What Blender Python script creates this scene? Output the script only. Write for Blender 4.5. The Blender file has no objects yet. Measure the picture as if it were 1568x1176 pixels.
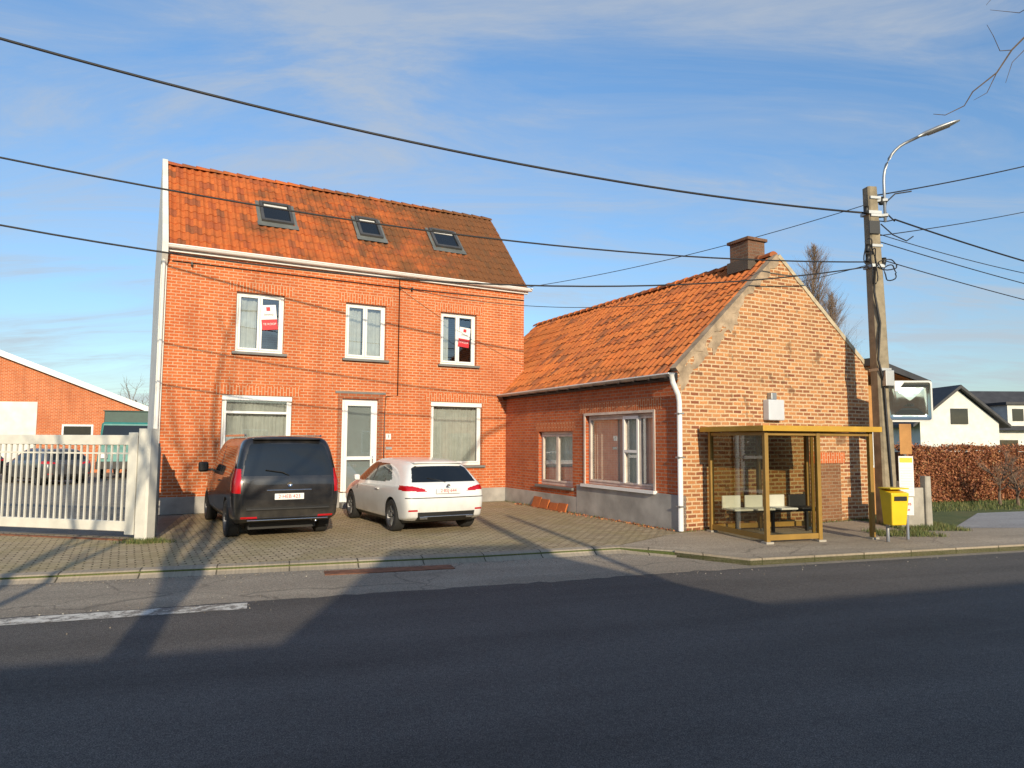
import bpy, bmesh, math, random
from mathutils import Vector, Matrix, Euler
random.seed(7)
K=1.144
sc=bpy.context.scene
# ------------------------------------------------------------------ materials
def newmat(name):
    m=bpy.data.materials.new(name); m.use_nodes=True
    nt=m.node_tree; return m,nt,nt.nodes['Principled BSDF']
def ramp(nt,fac,stops):
    r=nt.nodes.new('ShaderNodeValToRGB'); nt.links.new(fac,r.inputs[0])
    e=r.color_ramp.elements
    while len(e)<len(stops): e.new(0.5)
    for i,(p,c) in enumerate(stops):
        e[i].position=p; e[i].color=(c[0],c[1],c[2],1) if not isinstance(c,(int,float)) else (c,c,c,1)
    return r.outputs[0]
def mix(nt,fac,a,b,mode='MIX'):
    n=nt.nodes.new('ShaderNodeMix'); n.data_type='RGBA'; n.blend_type=mode
    for s,v in ((n.inputs[0],fac),(n.inputs[6],a),(n.inputs[7],b)):
        if isinstance(v,(int,float)): s.default_value=v
        elif isinstance(v,tuple): s.default_value=(v[0],v[1],v[2],1)
        else: nt.links.new(v,s)
    return n.outputs[2]
def math_(nt,op,a,b=0.0):
    n=nt.nodes.new('ShaderNodeMath'); n.operation=op
    for s,v in ((n.inputs[0],a),(n.inputs[1],b)):
        if isinstance(v,(int,float)): s.default_value=v
        else: nt.links.new(v,s)
    return n.outputs[0]
def noise(nt,vec,scale,detail=4,rough=.55,dist=0):
    n=nt.nodes.new('ShaderNodeTexNoise'); n.inputs['Scale'].default_value=scale
    n.inputs['Detail'].default_value=detail; n.inputs['Roughness'].default_value=rough
    n.inputs['Distortion'].default_value=dist
    nt.links.new(vec,n.inputs['Vector']); return n.outputs['Fac']
def coord(nt,which='Object'):
    return nt.nodes.new('ShaderNodeTexCoord').outputs[which]
def bump(nt,b,h,strength=.4,dist=.01):
    n=nt.nodes.new('ShaderNodeBump'); n.inputs['Strength'].default_value=strength
    n.inputs['Distance'].default_value=dist
    nt.links.new(h,n.inputs['Height']); nt.links.new(n.outputs[0],b.inputs['Normal'])
def plain(name,c,rough=.6,metal=0,var=.25,scale=3,bmp=.15,fine=60,coat=0,spec=None):
    m,nt,b=newmat(name); co=coord(nt)
    f=noise(nt,co,scale,5); f2=noise(nt,co,fine,3)
    d=tuple(x*(1-var) for x in c); l=tuple(min(1,x*(1+var*.6)) for x in c)
    col=ramp(nt,f,[(.3,d),(.7,l)])
    col=mix(nt,.25*var,col,ramp(nt,f2,[(.35,(.2,.2,.2)),(.65,(1,1,1))]),'MULTIPLY')
    nt.links.new(col,b.inputs['Base Color'])
    b.inputs['Roughness'].default_value=rough; b.inputs['Metallic'].default_value=metal
    b.inputs['Coat Weight'].default_value=coat
    if spec is not None: b.inputs['Specular IOR Level'].default_value=spec
    if bmp: bump(nt,b,f2,bmp,.004)
    return m
def bricks(name,c1,c2,mort,bw=.22,bh=.078,ms=.011,stain=(.12,.05,.03),stain_amt=.35,rough=.85,bias=0,swap=False,patch=None,warp=0,big=.6,vert=0):
    m,nt,b=newmat(name); uv=coord(nt,'UV'); vec=uv
    if warp:
        nn=nt.nodes.new('ShaderNodeTexNoise'); nn.inputs['Scale'].default_value=3; nn.inputs['Detail'].default_value=3
        nt.links.new(uv,nn.inputs['Vector'])
        va=nt.nodes.new('ShaderNodeVectorMath'); va.operation='MULTIPLY_ADD'
        nt.links.new(nn.outputs['Color'],va.inputs[0]); va.inputs[1].default_value=(warp,warp,0); nt.links.new(uv,va.inputs[2]); vec=va.outputs[0]
    if swap:
        mp=nt.nodes.new('ShaderNodeMapping'); mp.inputs['Rotation'].default_value=(0,0,math.pi/2); nt.links.new(vec,mp.inputs[0]); vec=mp.outputs[0]
    t=nt.nodes.new('ShaderNodeTexBrick'); nt.links.new(vec,t.inputs['Vector'])
    t.inputs['Scale'].default_value=1; t.inputs['Brick Width'].default_value=bw; t.inputs['Row Height'].default_value=bh
    t.inputs['Mortar Size'].default_value=ms; t.inputs['Mortar Smooth'].default_value=.3; t.inputs['Bias'].default_value=bias
    t.inputs['Color1'].default_value=(*c1,1); t.inputs['Color2'].default_value=(*c2,1); t.inputs['Mortar'].default_value=(*mort,1)
    f=noise(nt,uv,big,6,.6); f2=noise(nt,uv,28,3)
    col=mix(nt,math_(nt,'MULTIPLY',ramp(nt,f,[(.42,0),(.72,1)]),stain_amt),t.outputs['Color'],stain)
    col=mix(nt,.35,col,ramp(nt,f2,[(.3,(.45,.45,.45)),(.7,(1.25,1.2,1.15))]),'MULTIPLY')
    if vert:
        mv=nt.nodes.new('ShaderNodeMapping'); mv.inputs['Scale'].default_value=(2.2,.22,1); nt.links.new(uv,mv.inputs[0])
        fv=noise(nt,mv.outputs[0],1.5,5,.6)
        col=mix(nt,vert,col,ramp(nt,fv,[(.4,(1.06,1.06,1.06)),(.68,(.55,.5,.48))]),'MULTIPLY')
    if patch:
        pf=noise(nt,uv,1.7,5,.6)
        col=mix(nt,ramp(nt,pf,[(.6,0),(.66,patch[1])]),col,patch[0])
    nt.links.new(col,b.inputs['Base Color']); b.inputs['Roughness'].default_value=rough
    b.inputs['Specular IOR Level'].default_value=.2
    h=math_(nt,'ADD',math_(nt,'MULTIPLY',t.outputs['Fac'],-1.0),math_(nt,'MULTIPLY',f2,.5))
    bump(nt,b,h,.6,.008); return m
def tiles(name,cols,moss,moss_amt,mscale=.8,grad=0):
    m,nt,b=newmat(name); uv=coord(nt,'UV'); ob=coord(nt,'Object')
    fl=nt.nodes.new('ShaderNodeVectorMath'); fl.operation='FLOOR'; nt.links.new(uv,fl.inputs[0])
    w=nt.nodes.new('ShaderNodeTexWhiteNoise'); w.noise_dimensions='2D'; nt.links.new(fl.outputs[0],w.inputs[0])
    col=ramp(nt,w.outputs['Value'],[(0,cols[0]),(.5,cols[1]),(.85,cols[2]),(1,cols[3])])
    f=noise(nt,ob,mscale,8,.68); f2=noise(nt,ob,22,4)
    if grad:
        sx=nt.nodes.new('ShaderNodeSeparateXYZ'); nt.links.new(ob,sx.inputs[0])
        f=math_(nt,'ADD',f,math_(nt,'MULTIPLY',math_(nt,'SUBTRACT',sx.outputs[0],4.0),grad))
    f3=math_(nt,'ADD',f,math_(nt,'MULTIPLY',math_(nt,'SUBTRACT',f2,.5),.5))
    col=mix(nt,math_(nt,'MULTIPLY',ramp(nt,f3,[(.42,0),(.66,1)]),moss_amt),col,moss)
    col=mix(nt,.4,col,ramp(nt,f2,[(.3,(.4,.4,.4)),(.7,(1.2,1.2,1.2))]),'MULTIPLY')
    nt.links.new(col,b.inputs['Base Color']); b.inputs['Roughness'].default_value=.85; b.inputs['Specular IOR Level'].default_value=.2
    bump(nt,b,f2,.3,.006); return m
def glassmat(name,tint=(.75,.8,.8),refl=.3,fr=.8):
    m,nt,b=newmat(name); nt.nodes.remove(b); out=nt.nodes['Material Output']
    tr=nt.nodes.new('ShaderNodeBsdfTransparent'); tr.inputs[0].default_value=(*tint,1)
    gl=nt.nodes.new('ShaderNodeBsdfGlossy'); gl.inputs['Roughness'].default_value=.02; gl.inputs['Color'].default_value=(.9,.95,1,1)
    lw=nt.nodes.new('ShaderNodeLayerWeight'); lw.inputs[0].default_value=.35
    fac=math_(nt,'ADD',math_(nt,'MULTIPLY',lw.outputs['Fresnel'],fr),refl*.5)
    nz=noise(nt,coord(nt),1.2,2); bn=nt.nodes.new('ShaderNodeBump'); bn.inputs['Strength'].default_value=.05; nt.links.new(nz,bn.inputs['Height']); nt.links.new(bn.outputs[0],gl.inputs['Normal'])
    ms=nt.nodes.new('ShaderNodeMixShader'); nt.links.new(fac,ms.inputs[0]); nt.links.new(tr.outputs[0],ms.inputs[1]); nt.links.new(gl.outputs[0],ms.inputs[2]); nt.links.new(ms.outputs[0],out.inputs[0]); return m
MB=bricks('facade_brick',(.52,.118,.034),(.64,.170,.050),(.64,.40,.25),ms=.012,stain=(.38,.10,.04),stain_amt=.5,vert=.3)
MBS=bricks('soldier_brick',(.52,.12,.035),(.62,.16,.05),(.62,.40,.25),swap=True,stain_amt=.15)
MBA=bricks('annexe_brick',(.48,.10,.034),(.61,.155,.05),(.46,.28,.19),stain=(.22,.07,.035),stain_amt=.4,vert=.3)
MBG=bricks('old_gable_brick',(.24,.08,.04),(.58,.26,.10),(.60,.45,.28),bw=.24,bh=.088,ms=.018,stain=(.46,.27,.13),stain_amt=.4,warp=.035,bias=-.05,patch=((.14,.08,.045),.65),big=1.4)
MBC=bricks('chimney_brick',(.16,.09,.06),(.24,.13,.08),(.2,.16,.12),stain_amt=.6,warp=.02)
MTR=tiles('main_roof_tiles',[(.48,.12,.034),(.57,.155,.042),(.40,.105,.04),(.28,.10,.045)],(.14,.075,.035),.85,1.1,.042)
MTA=tiles('annexe_roof_tiles',[(.56,.155,.042),(.65,.20,.055),(.48,.135,.045),(.26,.10,.05)],(.22,.10,.045),.5,1.9)
MW=plain('white_pvc',(.80,.80,.78),.35,var=.05,bmp=.03)
MWP=plain('white_painted_render',(.72,.71,.66),.8,var=.14,scale=2,bmp=.2)
MCON=plain('concrete',(.40,.37,.31),.9,var=.3,scale=2.5,bmp=.4)
MPL=plain('grey_plinth_render',(.38,.36,.33),.9,var=.35,scale=1.6,bmp=.3)
MCOP=plain('coping_mortar',(.40,.30,.20),.9,var=.45,scale=4,bmp=.6)
MSILL=plain('blue_stone_sill',(.18,.18,.17),.7,var=.2)
MDK=plain('dark_interior',(.05,.047,.043),.9,var=.2)
MFL=plain('interior_floor',(.18,.15,.12),.7)
MCUR=plain('net_curtain',(.60,.58,.53),.9,var=.12,scale=6,bmp=.1)
MCU2=plain('beige_curtain',(.60,.53,.47),.9,var=.15,scale=6,bmp=.1)
MBLK=plain('black_plastic',(.018,.018,.018),.5,var=.2)
MRUB=plain('tyre_rubber',(.02,.02,.02),.85,var=.3)
MGOLD=plain('bronze_frame',(.30,.175,.035),.5,var=.2,bmp=.05)
MFAS=plain('fascia_mustard',(.52,.30,.03),.5,var=.15,bmp=.05)
MYEL=plain('yellow_bin_paint',(.80,.55,.02),.45,var=.1,bmp=.03)
MGAL=plain('galvanised_steel',(.42,.43,.43),.45,.7,var=.15)
MRED=plain('sign_red',(.55,.02,.03),.5,var=.05,bmp=0)
MPOST=plain('poster_white',(.78,.77,.74),.5,var=.04,bmp=0)
MWOOD=plain('window_reveal_brown',(.38,.16,.06),.6,var=.3)
MWIRE=plain('cable_black',(.015,.015,.017),.6,var=.1,bmp=0)
MBARK=plain('bark',(.10,.075,.055),.95,var=.4,scale=6,bmp=.6)
MTWIG=plain('twigs',(.20,.14,.10),.95,var=.4,scale=6,bmp=0)
MGL=glassmat('window_glass'); MGL2=glassmat('cottage_window_glass',(.78,.8,.78),.10,.18); MGLS=glassmat('shelter_glass',(.66,.66,.56),.05,.06)
MSLATE=plain('dark_roof',(.05,.05,.055),.7,var=.3,scale=2)
MGREEN=plain('dark_green_sheet',(.015,.06,.05),.5,var=.2)
MTEAL=plain('teal_panel',(.03,.22,.20),.5)
MOCH=plain('ochre_wall',(.50,.25,.08),.85,var=.25)
MRUST=plain('rusty_iron',(.20,.08,.04),.8,var=.5,scale=8,bmp=.5)
def paint(name,c,rough=.3,metal=0):
    m,nt,b=newmat(name); co=coord(nt)
    f=noise(nt,co,4,5); col=mix(nt,math_(nt,'MULTIPLY',ramp(nt,f,[(.4,0),(.8,1)]),.12),c,(.25,.22,.18))
    sx=nt.nodes.new('ShaderNodeSeparateXYZ'); nt.links.new(co,sx.inputs[0])
    dirt=math_(nt,'MULTIPLY',ramp(nt,sx.outputs[2],[(.25,1),(.75,0)]),math_(nt,'MULTIPLY',f,.5))
    col=mix(nt,dirt,col,(.16,.14,.11))
    nt.links.new(col,b.inputs['Base Color']); b.inputs['Metallic'].default_value=metal
    b.inputs['Roughness'].default_value=rough; b.inputs['Coat Weight'].default_value=.9; b.inputs['Coat Roughness'].default_value=.04
    return m
PB=paint('black_paint',(.012,.012,.014),.3,.2); PW=paint('white_paint',(.78,.78,.76),.35); PG=paint('grey_paint',(.07,.075,.085),.3,.3)
def cg(name,c,r):
    m,nt,b=newmat(name); b.inputs['Base Color'].default_value=(*c,1); b.inputs['Roughness'].default_value=r
    f=noise(nt,coord(nt),5,3); nt.links.new(ramp(nt,f,[(.3,r),(.8,r+.08)]),b.inputs['Roughness']); b.inputs['Specular IOR Level'].default_value=.8; return m
MCG=cg('car_glass',(.01,.012,.013),.02); MTL=cg('tail_light',(.45,.005,.008),.12); MCHR,_n,_b=newmat('chrome'); _b.inputs['Metallic'].default_value=1; _b.inputs['Roughness'].default_value=.15; _b.inputs['Base Color'].default_value=(.75,.75,.75,1)
MRIM=plain('rim_dark',(.08,.08,.085),.35,.6,var=.1,bmp=0)
MMIR=cg('convex_mirror_glass',(.10,.13,.12),.03); MMIR.node_tree.nodes['Principled BSDF'].inputs['Metallic'].default_value=.9; MMIR.node_tree.nodes['Principled BSDF'].inputs['Base Color'].default_value=(.42,.46,.42,1)

def asphalt(name,c,spk,scale=1.0,crack=False,wear=0):
    m,nt,b=newmat(name); co=coord(nt)
    mp=nt.nodes.new('ShaderNodeMapping'); mp.inputs['Rotation'].default_value=(0,0,-.31); nt.links.new(co,mp.inputs[0])
    mp2=nt.nodes.new('ShaderNodeMapping'); mp2.inputs['Scale'].default_value=(.10,1,1); nt.links.new(mp.outputs[0],mp2.inputs[0])
    f=noise(nt,mp2.outputs[0],1.3,5); f1=noise(nt,co,.7,6); f2=noise(nt,co,110,2,.7); f3=noise(nt,co,30,3,.7)
    col=ramp(nt,f,[(.3,tuple(x*.78 for x in c)),(.7,tuple(x*1.25 for x in c))])
    col=mix(nt,ramp(nt,f1,[(.5,0),(.72,.4)]),col,tuple(x*1.45 for x in c))
    col=mix(nt,.8,col,ramp(nt,f2,[(.35,(.3,.3,.3)),(.5,(1,1,1)),(.66,(spk,spk,spk))]),'MULTIPLY')
    col=mix(nt,.5,col,ramp(nt,f3,[(.35,(.55,.55,.55)),(.65,(1.35,1.35,1.35))]),'MULTIPLY')
    if crack:
        nn=nt.nodes.new('ShaderNodeTexNoise'); nn.inputs['Scale'].default_value=1.5; nn.inputs['Detail'].default_value=5; nt.links.new(co,nn.inputs['Vector'])
        va=nt.nodes.new('ShaderNodeVectorMath'); va.operation='MULTIPLY_ADD'; nt.links.new(nn.outputs['Color'],va.inputs[0]); va.inputs[1].default_value=(.9,.9,0); nt.links.new(co,va.inputs[2])
        v=nt.nodes.new('ShaderNodeTexVoronoi'); v.feature='DISTANCE_TO_EDGE'; v.inputs['Scale'].default_value=crack; nt.links.new(va.outputs[0],v.inputs['Vector'])
        col=mix(nt,ramp(nt,v.outputs['Distance'],[(0,.6),(.007,0)]),col,tuple(x*.3 for x in c))
    nt.links.new(col,b.inputs['Base Color']); b.inputs['Roughness'].default_value=.85; b.inputs['Specular IOR Level'].default_value=.3
    bump(nt,b,math_(nt,'ADD',f2,f3),.6,.008); return m
MASP=asphalt('asphalt',(.088,.081,.074),2.3)
MGUT=asphalt('worn_gutter_strip',(.31,.265,.205),1.3,crack=.4)
MPAV=asphalt('pavement_concrete',(.40,.335,.25),1.2,crack=.4)
MGRAV=asphalt('gravel',(.32,.31,.30),1.7)
MYARD=asphalt('yard_surface',(.22,.20,.17),1.3)
def linemat():
    m,nt,b=newmat('worn_road_paint'); co=coord(nt)
    f=noise(nt,co,9,6,.75); f2=noise(nt,co,1.2,3)
    s=math_(nt,'ADD',math_(nt,'MULTIPLY',f,.8),math_(nt,'MULTIPLY',f2,.3))
    col=ramp(nt,s,[(.50,(.18,.16,.135)),(.60,(.60,.57,.50)),(.8,(.72,.70,.64))])
    nt.links.new(col,b.inputs['Base Color']); b.inputs['Roughness'].default_value=.85; bump(nt,b,f,.3,.004); return m
MLINE=linemat()
MCOB=bricks('cobble_pavers',(.39,.31,.20),(.54,.44,.29),(.15,.12,.07),bw=.22,bh=.11,ms=.014,stain=(.32,.27,.12),stain_amt=.55,warp=.03,big=1.1)
MKERB=bricks('kerb_stone',(.34,.29,.22),(.42,.36,.28),(.08,.07,.05),bw=1.0,bh=5,ms=.012,stain=(.2,.17,.12),stain_amt=.6)
def grassmat(name,a,b_,c):
    m,nt,b=newmat(name); co=coord(nt); f=noise(nt,co,.8,6,.6); f2=noise(nt,co,50,4,.7)
    col=ramp(nt,f,[(.3,a),(.55,b_),(.75,c)]); col=mix(nt,.7,col,ramp(nt,f2,[(.3,(.35,.35,.35)),(.7,(1.4,1.4,1.3))]),'MULTIPLY')
    nt.links.new(col,b.inputs['Base Color']); b.inputs['Roughness'].default_value=.95; bump(nt,b,f2,.8,.03); return m
MGRASS=grassmat('grass_ground',(.07,.10,.025),(.12,.14,.04),(.18,.15,.06))
def leafmat(name,stops):
    m,nt,b=newmat(name); g=nt.nodes.new('ShaderNodeNewGeometry')
    nt.links.new(ramp(nt,g.outputs['Random Per Island'],stops),b.inputs['Base Color']); b.inputs['Roughness'].default_value=.7
    return m
MHEDGE=leafmat('beech_hedge_leaves',[(0,(.18,.055,.028)),(.5,(.34,.12,.05)),(.9,(.44,.19,.075)),(1,(.26,.17,.07))])
MGBLADE=leafmat('grass_blades',[(0,(.06,.09,.02)),(.6,(.11,.14,.035)),(1,(.24,.20,.08))])
MFAR=leafmat('far_foliage',[(0,(.05,.05,.035)),(.6,(.10,.085,.06)),(1,(.15,.12,.085))])
MSTONE=leafmat('loose_grit',[(0,(.12,.10,.08)),(.6,(.30,.26,.2)),(1,(.45,.42,.36))])
# ------------------------------------------------------------------ mesh helpers
def empty(name,loc=(0,0,0),rz=0):
    e=bpy.data.objects.new(name,None); e.location=loc; e.rotation_euler=(0,0,rz); e.empty_display_size=.3
    sc.collection.objects.link(e); return e
def mk(name,verts,faces,mat,parent=None,smooth=False,mats=None,mi=None,uvs=None):
    me=bpy.data.meshes.new(name); me.from_pydata([tuple(v) for v in verts],[],faces); me.update()
    for m in (mats or [mat]): me.materials.append(m)
    if mi: me.polygons.foreach_set('material_index',mi)
    ul=me.uv_layers.new(name='UVMap').data
    for p in me.polygons:
        n=p.normal; ax,ay,az=abs(n.x),abs(n.y),abs(n.z)
        for li in p.loop_indices:
            vi=me.loops[li].vertex_index
            if uvs: ul[li].uv=uvs[vi]; continue
            c=me.vertices[vi].co
            if az>=ax and az>=ay: ul[li].uv=(c.x,c.y)
            elif ay>=ax: ul[li].uv=(c.x,c.z)
            else: ul[li].uv=(c.y,c.z)
    if smooth:
        me.polygons.foreach_set('use_smooth',[True]*len(me.polygons))
    o=bpy.data.objects.new(name,me); sc.collection.objects.link(o)
    if parent: o.parent=parent
    return o
BF=[(0,3,2,1),(4,5,6,7),(0,1,5,4),(1,2,6,5),(2,3,7,6),(3,0,4,7)]
def box(name,x0,x1,y0,y1,z0,z1,mat,parent=None,bev=0,f=None):
    v=[(x0,y0,z0),(x1,y0,z0),(x1,y1,z0),(x0,y1,z0),(x0,y0,z1),(x1,y0,z1),(x1,y1,z1),(x0,y1,z1)]
    if f: v=[f(*p) for p in v]
    o=mk(name,v,BF,mat,parent)
    if bev:
        b=o.modifiers.new('b','BEVEL'); b.width=bev; b.segments=2; b.limit_method='ANGLE'
    return o
def boxes(name,lst,mat,parent=None,f=None,bev=0):
    V=[];F=[]
    for (x0,x1,y0,y1,z0,z1) in lst:
        k=len(V); v=[(x0,y0,z0),(x1,y0,z0),(x1,y1,z0),(x0,y1,z0),(x0,y0,z1),(x1,y0,z1),(x1,y1,z1),(x0,y1,z1)]
        if f: v=[f(*p) for p in v]
        V+=v; F+=[tuple(i+k for i in q) for q in BF]
    o=mk(name,V,F,mat,parent)
    if bev:
        b=o.modifiers.new('b','BEVEL'); b.width=bev; b.segments=2; b.limit_method='ANGLE'
    return o
def tube(name,pts,r,mat,parent=None,seg=8,r2=None,cap=True):
    pts=[Vector(p) for p in pts]; V=[];F=[];n=len(pts)
    for i,p in enumerate(pts):
        d=(pts[min(i+1,n-1)]-pts[max(i-1,0)]).normalized()
        a=Vector((0,0,1)) if abs(d.z)<.9 else Vector((1,0,0))
        u=d.cross(a).normalized(); w=d.cross(u)
        rr=r if r2 is None else r+(r2-r)*i/(n-1)
        for k in range(seg):
            t=2*math.pi*k/seg; V.append(p+u*math.cos(t)*rr+w*math.sin(t)*rr)
    for i in range(n-1):
        for k in range(seg):
            F.append((i*seg+k,i*seg+(k+1)%seg,(i+1)*seg+(k+1)%seg,(i+1)*seg+k))
    if cap: F.append(tuple(range(seg))); F.append(tuple((n-1)*seg+k for k in range(seg))[::-1])
    return mk(name,V,F,mat,parent,smooth=seg>5)
def sheet(name,pts,z,mat,parent=None,thick=0):
    n=len(pts); V=[(p[0],p[1],z) for p in pts]; F=[tuple(range(n))]
    if thick:
        V+=[(p[0],p[1],z-thick) for p in pts]
        F+=[(i,(i+1)%n,n+(i+1)%n,n+i) for i in range(n)]
    o=mk(name,V,F,mat,parent); return o
def wall(name,f,u0,u1,z0,z1,ops,depth,mat,parent):
    us=sorted(set([u0,u1]+[o[0] for o in ops]+[o[1] for o in ops])); zs=sorted(set([z0,z1]+[o[2] for o in ops]+[o[3] for o in ops]))
    V=[];F=[]
    def q(a):
        k=len(V); V.extend(f(*p) for p in a); F.append((k,k+1,k+2,k+3))
    for i in range(len(us)-1):
        for j in range(len(zs)-1):
            cu=(us[i]+us[i+1])/2; cz=(zs[j]+zs[j+1])/2
            if any(o[0]<cu<o[1] and o[2]<cz<o[3] for o in ops): continue
            q([(us[i],0,zs[j]),(us[i+1],0,zs[j]),(us[i+1],0,zs[j+1]),(us[i],0,zs[j+1])])
    for (a,b,c,d) in ops:
        q([(a,0,c),(a,depth,c),(a,depth,d),(a,0,d)]); q([(b,0,c),(b,depth,c),(b,depth,d),(b,0,d)])
        q([(a,0,c),(b,0,c),(b,depth,c),(a,depth,c)]); q([(a,0,d),(b,0,d),(b,depth,d),(a,depth,d)])
    return mk(name,V,F,mat,parent)
def window(name,f,u0,u1,z0,z1,parent,cols=2,r=.12,fw=.065,mat=None,curtain=None,sill=True,split=None,out=-.1,glass=None,cmat=None):
    mat=mat or MW; L=[]
    L+=[(u0,u0+fw,r,r+.07,z0,z1),(u1-fw,u1,r,r+.07,z0,z1),(u0+fw,u1-fw,r,r+.07,z0,z0+fw),(u0+fw,u1-fw,r,r+.07,z1-fw,z1)]
    a,b=u0+fw,u1-fw; sw=.055; edges=[a+(b-a)*i/cols for i in range(cols+1)] if not split else [a]+split+[b]
    for i in range(len(edges)-1):
        p,q=edges[i]+.004,edges[i+1]-.004
        L+=[(p,p+sw,r-.02,r+.045,z0+fw+.004,z1-fw-.004),(q-sw,q,r-.02,r+.045,z0+fw+.004,z1-fw-.004),(p+sw,q-sw,r-.02,r+.045,z0+fw+.004,z0+fw+sw),(p+sw,q-sw,r-.02,r+.045,z1-fw-sw,z1-fw-.004)]
    boxes(name+'_frame',L,mat,parent,f,bev=.006)
    g=[f(u0+fw,r+.02,z0+fw),f(u1-fw,r+.02,z0+fw),f(u1-fw,r+.02,z1-fw),f(u0+fw,r+.02,z1-fw)]
    mk(name+'_glass',g,[(0,1,2,3)],glass or MGL,parent)
    if curtain:
        for ci,(ca,cb,cz0,cz1) in enumerate(curtain):
            A=u0+(u1-u0)*ca;B=u0+(u1-u0)*cb; n=max(8,int((B-A)/.03)); V=[];F=[]
            for i in range(n+1):
                u=A+(B-A)*i/n; d=r+.16+.022*math.sin(i*1.9)+.012*math.sin(i*.7)
                V+=[f(u,d,z0+(z1-z0)*cz0),f(u,d,z0+(z1-z0)*cz1)]
            F=[(2*i,2*i+2,2*i+3,2*i+1) for i in range(n)]
            mk(name+'_curtain_%d'%ci,V,F,cmat or MCUR,parent,smooth=True)
    if sill: box(name+'_sill',u0-.08,u1+.08,out,r,z0-.07,z0-.003,MSILL,parent,f=f,bev=.006)
def tileroof(name,f,U,S,tw,th,mat,parent,amp=.035,step=.028,skip=None):
    nc=int(round(U/tw)); nr=int(round(S/th)); tw=U/nc; th=S/nr; sub=6
    V=[];uv=[];F=[]
    nx=nc*sub+1
    random.seed(3)
    jit=[[random.uniform(-.008,.008) for _ in range(nc+1)] for _ in range(nr)]
    for r in range(nr):
        for e in (0,1):
            s=(r+e*1.02)*th
            for i in range(nx):
                c=i//sub; p=(i%sub)/sub; u=i/sub*tw
                h=amp*(.5+.5*math.cos(2*math.pi*(p-.25)))**1.3+(step if e==0 else 0)+jit[r][c]*(1-e)+.02*math.sin(u*1.7+s*.9)
                V.append(f(u,s+jit[r][c],h)); uv.append((u/tw-.001 if i==nx-1 else u/tw+.0005,r+.02+e*.96))
    for r in range(nr):
        b=2*r*nx
        for i in range(nx-1):
            F.append((b+i,b+i+1,b+nx+i+1,b+nx+i))
            if r<nr-1:
                F.append((b+nx+i,b+nx+i+1,b+2*nx+i+1,b+2*nx+i))
    k=len(V)
    for i in range(nx):
        V.append(f(i/sub*tw,0,-.01)); uv.append((i/sub,.02))
    for i in range(nx-1): F.append((k+i,k+i+1,i+1,i))
    return mk(name,V,F,mat,parent,uvs=uv)
def ridge(name,p0,p1,r,mat,parent,seglen=.36):
    p0=Vector(p0);p1=Vector(p1);d=p1-p0;n=int(d.length/seglen);V=[];F=[];dn=d.normalized();side=dn.cross(Vector((0,0,1))).normalized()
    uv=[]
    for i in range(n):
        for e,(t,rr) in enumerate(((i/n,r*1.22),((i+1.08)/n,r*.92))):
            c=p0+d*t
            for k in range(9):
                a=math.pi*k/8; V.append(c+side*math.cos(a)*rr+Vector((0,0,1))*math.sin(a)*rr*.9); uv.append((i+.5,.5+.01*k))
        b=i*18
        F+=[(b+k,b+k+1,b+9+k+1,b+9+k) for k in range(8)]; F.append(tuple(b+k for k in range(9)))
    return mk(name,V,F,mat,parent,uvs=uv)
def text(name,s,loc,size,mat,parent,rot,ext=.002):
    c=bpy.data.curves.new(name,'FONT'); c.body=s; c.size=size; c.extrude=ext; c.align_x='CENTER'; c.align_y='CENTER'
    c.materials.append(mat); o=bpy.data.objects.new(name,c); sc.collection.objects.link(o); o.parent=parent; o.location=loc; o.rotation_euler=rot; return o
# ------------------------------------------------------------------ ground
RD=Vector((.953,.303)); RA=math.atan2(.303,.953)
sheet('ground',[(-900,-900),(900,-900),(900,900),(-900,900)],-.16,MGRASS)
kerbL=[(-60,-7.38),(-6.78,9.51),(-.5,11.52),(1.9,12.45)]; kerbR=[(2.75,12.0),(3.75,11.2),(9.28,12.95),(70,32.2)]
kl=kerbL+kerbR
sheet('land',kl+[(300,400),(-400,400),(-400,-110)],0-.02,MGRASS,thick=.13)
road=[(-60,-22),(70,19.5),(70,32.5),(9.28,13.3),(3.75,11.5),(2.75,12.4),(1.9,12.8),(-.5,11.9),(-6.78,9.9),(-60,-7)]
RZ=-.09
sheet('gutter_strip',road,RZ-.004,MGUT)
random.seed(19)
edge=[(3.95,11.06),(3.3,10.85)]
a0,a1=Vector((3.3,10.85)),Vector((-3.2,8.52))
for i in range(1,40): q=a0.lerp(a1,i/40); edge.append((q.x+random.gauss(0,.02),q.y+random.gauss(0,.03)))
edge+=[(-3.2,8.52)]
a0,a1=Vector((-3.2,8.52)),Vector((-5.38,7.75))
for i in range(1,12): q=a0.lerp(a1,i/12); edge.append((q.x,q.y+random.gauss(0,.02)))
sheet('road',[(-60,-21.9),(70,19.4),(70,32.05),(9.28,12.75)]+edge+[(-5.38,7.75),(-60,-9.6)],RZ,MASP)
def band(name,pts,w,z,mat,parent=None,thick=0):
    P=[Vector((p[0],p[1])) for p in pts]; L=[];R=[]
    for i in range(len(P)):
        d=(P[min(i+1,len(P)-1)]-P[max(i-1,0)]).normalized(); n=Vector((-d.y,d.x)); L.append(P[i]+n*w); R.append(P[i])
    V=[(p.x,p.y,z) for p in R]+[(p.x,p.y,z) for p in L]; n=len(P)
    F=[(i,i+1,n+i+1,n+i) for i in range(n-1)]; uv=[]
    acc=0; ac=[0]
    for i in range(1,n): acc+=(P[i]-P[i-1]).length; ac.append(acc)
    uv=[(a,.1) for a in ac]+[(a,.2) for a in ac]
    if thick:
        V+=[(p.x,p.y,z-thick) for p in R]; uv+=[(a,.05) for a in ac]
        F+=[(i,i+1,2*n+i+1,2*n+i) for i in range(n-1)]
    return mk(name,V,F,mat,parent,uvs=uv)
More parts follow.
